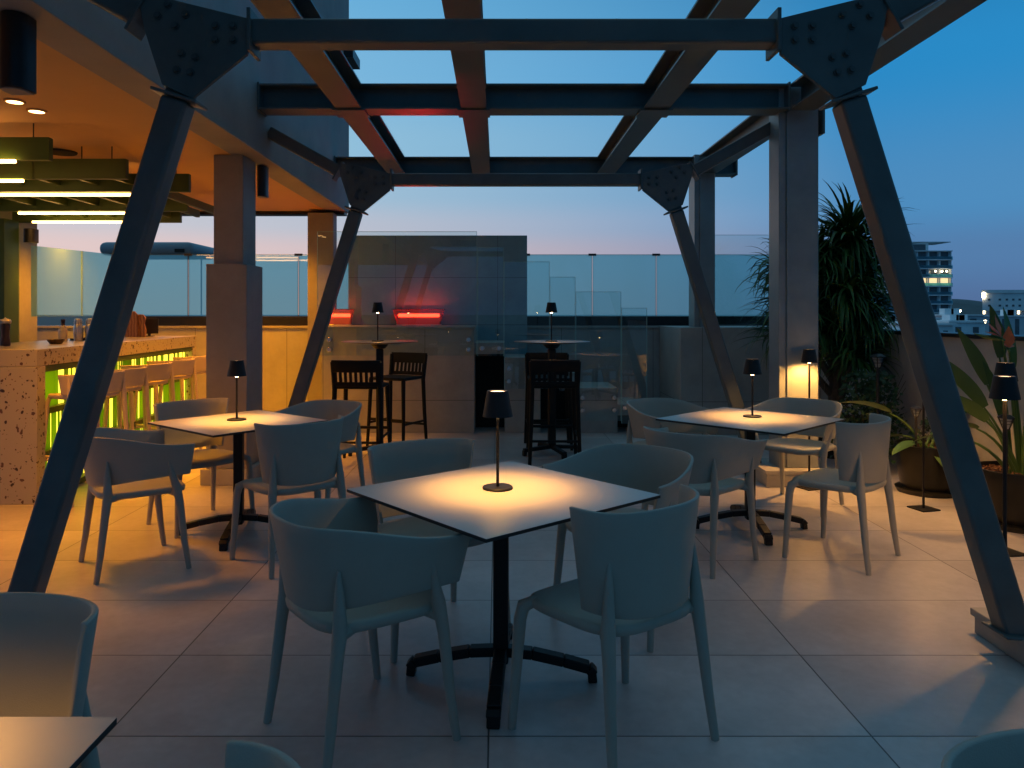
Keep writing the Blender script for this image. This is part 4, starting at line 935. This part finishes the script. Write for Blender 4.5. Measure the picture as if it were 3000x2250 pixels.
strelitzia((3.44,4.95,0.325), [((-0.02,0,0),178,40,0.50,0.52,0.045,1.1,0.25),((-0.02,0.02,0),165,24,0.62,0.42,0.042,1.25,0.1),((0.0,0,0),190,55,0.45,0.42,0.042,1.0,0.5),((-0.03,0.03,0),150,8,0.78,0.36,0.04,1.3,0.05),((0.02,-0.03,0),240,14,0.40,0.42,0.035,1.3,0.1),((-0.01,-0.04,0),255,8,0.34,0.44,0.035,1.2,0.15),((-0.05,0,0),200,20,0.36,0.46,0.035,1.2,0.3),((0.02,0,0),90,12,0.72,0.42,0.055,0.5,0.1),((-0.04,-0.02,0),200,75,0.5,0.35,0.035,0.4,1.2),((0.03,0.02,0),20,20,0.6,0.5,0.07,1.0,0.2),((0.03,-0.03,0),330,35,0.5,0.5,0.07,0.6,0.3),((-0.05,0.02,0),170,85,0.42,0.30,0.035,0.3,0.9),((0.0,-0.04,0),250,30,0.55,0.4,0.05,0.7,0.4),((0,0.05,0),120,45,0.5,0.45,0.06,0.8,0.5),((0.01,-0.02,0),275,12,0.5,0.38,0.045,1.3,0.1),((0.04,0.0,0),300,15,0.45,0.4,0.045,1.3,0.1)], [(-0.20,-0.12,0.92,120),(-0.15,-0.12,0.85,60)], 'tall plant with upright paddle leaves and orange flowers at the right edge')
# thin stalks with seed heads beyond the parapet
t = thing('stalk_plant', (4.3, 5.2, 0.8), 0, 'thin dry stalks with small round heads rising beyond the right parapet', 'plant')
b = MB(); hd = MB()
for (x,z,xb) in ((-0.36,0.99,-0.1),(-0.07,1.02,0.05),(-0.2,0.72,-0.02),(0.1,0.85,0.1)):
    b.tube([(xb,0,0),((x+xb)/2+0.03,0,z*0.6),(x,0,z)], [0.005,0.004,0.003], 5); hd.lathe([(0,-0.025),(0.016,-0.01),(0.018,0.01),(0.008,0.03),(0,0.034)], (x,0,z), 10)
build('stalks', b, M['bark'], t); build('seed_heads', hd, M['bark'], t)

# solar stake lanterns
def make_lantern():
    t = thing('solar_lantern', (0,0,0), 0, '', 'lantern', 'solar stake lanterns among the plants')
    b = MB(); b.lathe([(0,0.50),(0.03,0.495),(0.062,0.478),(0.065,0.472),(0,0.472)], n=6); build('cap', b, M['dark'], t, smooth=0)
    b = MB()
    for k in range(6):
        a = 2*math.pi*k/6; b.tube([(0.058*math.cos(a),0.058*math.sin(a),0.472),(0.022*math.cos(a),0.022*math.sin(a),0.385)], 0.0035, 5)
    for z, r_ in ((0.45,0.05),(0.425,0.04)):
        b.tube([(r_*math.cos(2*math.pi*k/6), r_*math.sin(2*math.pi*k/6), z) for k in range(7)], 0.0025, 5)
    build('cage', b, M['dark'], t)
    b = MB(); b.lathe([(0,0.39),(0.018,0.39),(0.042,0.468),(0,0.47)], n=12); build('glass', b, M['solar'], t)
    b = MB(); b.tube([(0,0,0),(0,0,0.38)], 0.012, 10); b.lathe([(0,0.375),(0.022,0.38),(0.022,0.388),(0,0.389)], n=12); build('stake', b, M['dark'], t)
    return t
ln = make_lantern()
LN = [((3.22,5.78,0.325),0.55,'solar lantern standing in the pot behind the slim floor lamp'),((3.27,4.83,0.325),0.62,'solar lantern standing in the pot at the right edge'),((3.30,6.52,0.50),0.8,'solar lantern above the dark shrub under the palm'),((4.25,5.35,0.80),1.0,'solar lantern beyond the right parapet before the white building')]
for i,(p,s_,lab) in enumerate(LN):
    q = ln if i == 0 else copy_tree(ln)
    q.location = p; q.scale = (s_*1.2,)*3 if i < 2 else (1.1,)*3; q['label'] = lab
    if i in (0,1): q.scale = (0.72 if i==0 else 0.85,)*3

# ================================================================== the town beyond
def px(x, Y): return (x-1075)/1622*Y
def pz(y, Y): return CAM_H+(676-y)/1622*Y
def tower(Y, x0, x1, ztop, label, fl, lit=(), depth=22, mats='white', pent=None):
    X0, X1 = px(x0,Y), px(x1,Y); loc = ((X0+X1)/2, Y, -22); t = thing('apartment_block', loc, 0, label, 'building')
    b = MB(); b.box(X0, X1, Y+1.6, Y+depth, -22, ztop); build('wall', b, M['greyfac'], t, off=loc)
    z = ztop; k = 0
    while z > -21:
        b = MB(); b.box(X0-0.3, X1+0.3, Y, Y+depth+0.3, z-0.28, z+0.02); build('floor_slab', b, M[mats], t, off=loc)
        b = MB(); b.box(X0-0.3, X1+0.3, Y, Y+0.10, z+0.022, z+1.0); 
        if k > 0: build('balustrade', b, M['rail'], t, off=loc)
        n = max(2, int((X1-X0)/3.2)); w = (X1-X0)/n
        for i in range(n if z > -4 else 0):
            wn = MB(); wn.box(X0+i*w+0.35, X0+(i+1)*w-0.35, Y+1.52, Y+1.59, z-fl+0.45, z-0.32); build('window', wn, M['litwin'] if k in lit else M['window'], t, off=loc)
        pr = MB()
        for i in range(n+1): pr.box(X0+i*w-0.1, X0+i*w+0.1, Y+0.3, Y+1.58, z-fl+0.03, z-0.30)
        build('fin_wall', pr, M[mats], t, off=loc)
        z -= fl; k += 1
    if pent:
        xa, xb, zt = pent; XA, XB = px(xa,Y), px(xb,Y)
        b = MB(); b.box(XA, XB, Y+5, Y+14, ztop+0.03, zt); ph = build('penthouse', b, M['white'], t, off=loc)
        b = MB(); b.box(XB-5.5, XB-1.0, Y+4.9, Y+4.98, ztop+0.5, zt-0.6); build('window', b, M['window'], ph, off=loc)
        b = MB(); b.box(XA-1, XB+7, Y+4, Y+14.5, zt+0.01, zt+0.25); build('roof', b, M['greyfac'], ph, off=loc)
        b = MB(); b.box(XA, XA+5, Y+8, Y+13, zt+0.27, zt+3.2); build('lift_shaft', b, M['greyfac'], ph, off=loc)
    return t, loc
t, loc = tower(250, 1935, 2056, pz(541,250), 'tall pale apartment tower with a lit floor of balconies behind the slanted leg', 2.95, (3,), pent=(1962,2024,pz(521,250)))
b = MB()
for x in (2020, 2034, 2044):
    b = MB(); b.lathe([(0,-0.35),(0.35,0),(0,0.35)], (px(x,250), 249.8, pz(586,250)), 8); build('balcony_light', b, M['citylight'], t, off=loc)
tower(170, 1868, 1968, pz(632,170), 'lower pale apartment block seen between the palm leaves and the slanted leg', 2.1, ())
# long white block far right
Y = 180; X0, X1 = px(2122,Y), px(2300,Y); loc = ((X0+X1)/2,Y,-22)
t = thing('white_block', loc, 0, 'white flat roofed building with small square windows and a bright lit corner', 'building')
K = (Y+20)/Y
b = MB(); b.prism([(X0,Y),(X1,Y),(X1*K,Y+20),(X0*K,Y+20)], pz(671,Y), pz(633,Y), 'z'); build('wall', b, M['white'], t, off=loc)
b = MB(); b.prism([(X0-0.3,Y-0.3),(X1,Y-0.3),(X1*K,Y+20.3),(X0*K-0.3,Y+20.3)], pz(633,Y)+0.01, pz(626,Y), 'z'); build('parapet', b, M['white'], t, off=loc)
b = MB(); b.prism([(X0+0.6,Y+0.8),(X1,Y+0.8),(X1*K,Y+20),(X0*K+0.6,Y+20)], -22, pz(671,Y)-0.01, 'z'); build('podium', b, M['greyfac'], t, off=loc)
for yy in (645, 658):
    for k, xx in enumerate((2134, 2157, 2172, 2186, 2200, 2214)):
        b = MB(); b.box(px(xx,Y), px(xx+5,Y), Y-0.06, Y-0.01, pz(yy+4,Y), pz(yy,Y)); build('window', b, M['window'], t, off=loc)
b = MB(); b.box(X0-0.28, X0+0.5, Y-0.40, Y-0.32, pz(643,Y), pz(632,Y)); build('lit_sign', b, M['citylight'], t, off=loc)
M['citysoft'] = emis('city_light_soft', (1.0,0.78,0.45), 5.0)
b = MB()
for xx in (2128, 2192, 2203):
    b = MB(); b.box(px(xx,Y), px(xx+4,Y), Y+0.7, Y+0.78, pz(678,Y), pz(671,Y)); build('entrance_light', b, M['citysoft'], t, off=loc)
q = random.Random(11)
LOW = [(60,1868,1962,700,'white flat roof with a long roof vault below the palm','white'),(75,1968,2030,690,'grey flat roofed house below the tall tower','greyfac'),(52,1998,2058,703,'low white roof with small roof boxes below the tall tower','white'),
       (62,2052,2128,697,'small white house with two dark openings under the white block','white'),(95,2040,2125,682,'dark long roof in front of the distant hills','greyfac'),(48,1700,1860,702,'pale roof hidden behind the palm','white'),(120,2100,2240,684,'grey roofs below the white block','greyfac'),(150,2000,2100,681,'thin grey roofline left of the white block','greyfac')]
for Y,x0,x1,yt,lab,mm in LOW:
    X0,X1 = px(x0,Y),px(x1,Y); loc=((X0+X1)/2,Y,-22); zt = pz(yt,Y)
    t = thing('low_house', loc, 0, lab, 'building')
    b = MB(); b.box(X0,X1,Y,Y+9,-22,zt); build('wall', b, M[mm], t, off=loc)
    b = MB(); b.box(X0-0.2,X1+0.2,Y-0.2,Y+9.2,zt+0.01,zt+0.16); build('roof', b, M['white'], t, off=loc)
    b = MB(); n = max(2,int((X1-X0)/2.0)); w=(X1-X0)/n
    for i in range(n):
        b = MB(); b.box(X0+i*w+w*0.3, X0+i*w+w*0.62, Y-0.05, Y-0.01, zt-1.5*Y/60, zt-0.35); build('window', b, M['window'], t, off=loc)
    for i in range(q.randint(1,3)):
        xx = q.uniform(X0+0.3,X1-0.9); b = MB(); b.box(xx,xx+0.02*Y*0.6,Y+1,Y+2.2,zt+0.17,zt+0.17+0.008*Y); build('roof_box', b, M['white'], t, 0.02, off=loc)
for i,(x,y,Y,lab) in enumerate(((2062,672,140,'bright street lamp right of the tall tower'),(2061,674,138,'faint street lamp left of the bright one'),(2126,695,110,'bright street lamp under the corner of the white block'))):
    t = thing('street_lamp', (px(x + (10 if i==0 else 0),Y),Y,-22), 0, lab, 'street lamp', 'street lamps in the town')
    zt = pz(y,Y)+22
    b = MB(); b.tube([(0,0,0),(0,0,zt)], [0.12,0.07], 8); build('pole', b, M['dark'], t)
    b = MB(); b.lathe([(0,-0.22),(0.28,0),(0.2,0.2),(0,0.25)], (0,-0.2,zt), 10); build('lamp_head', b, M['citylight'], t)
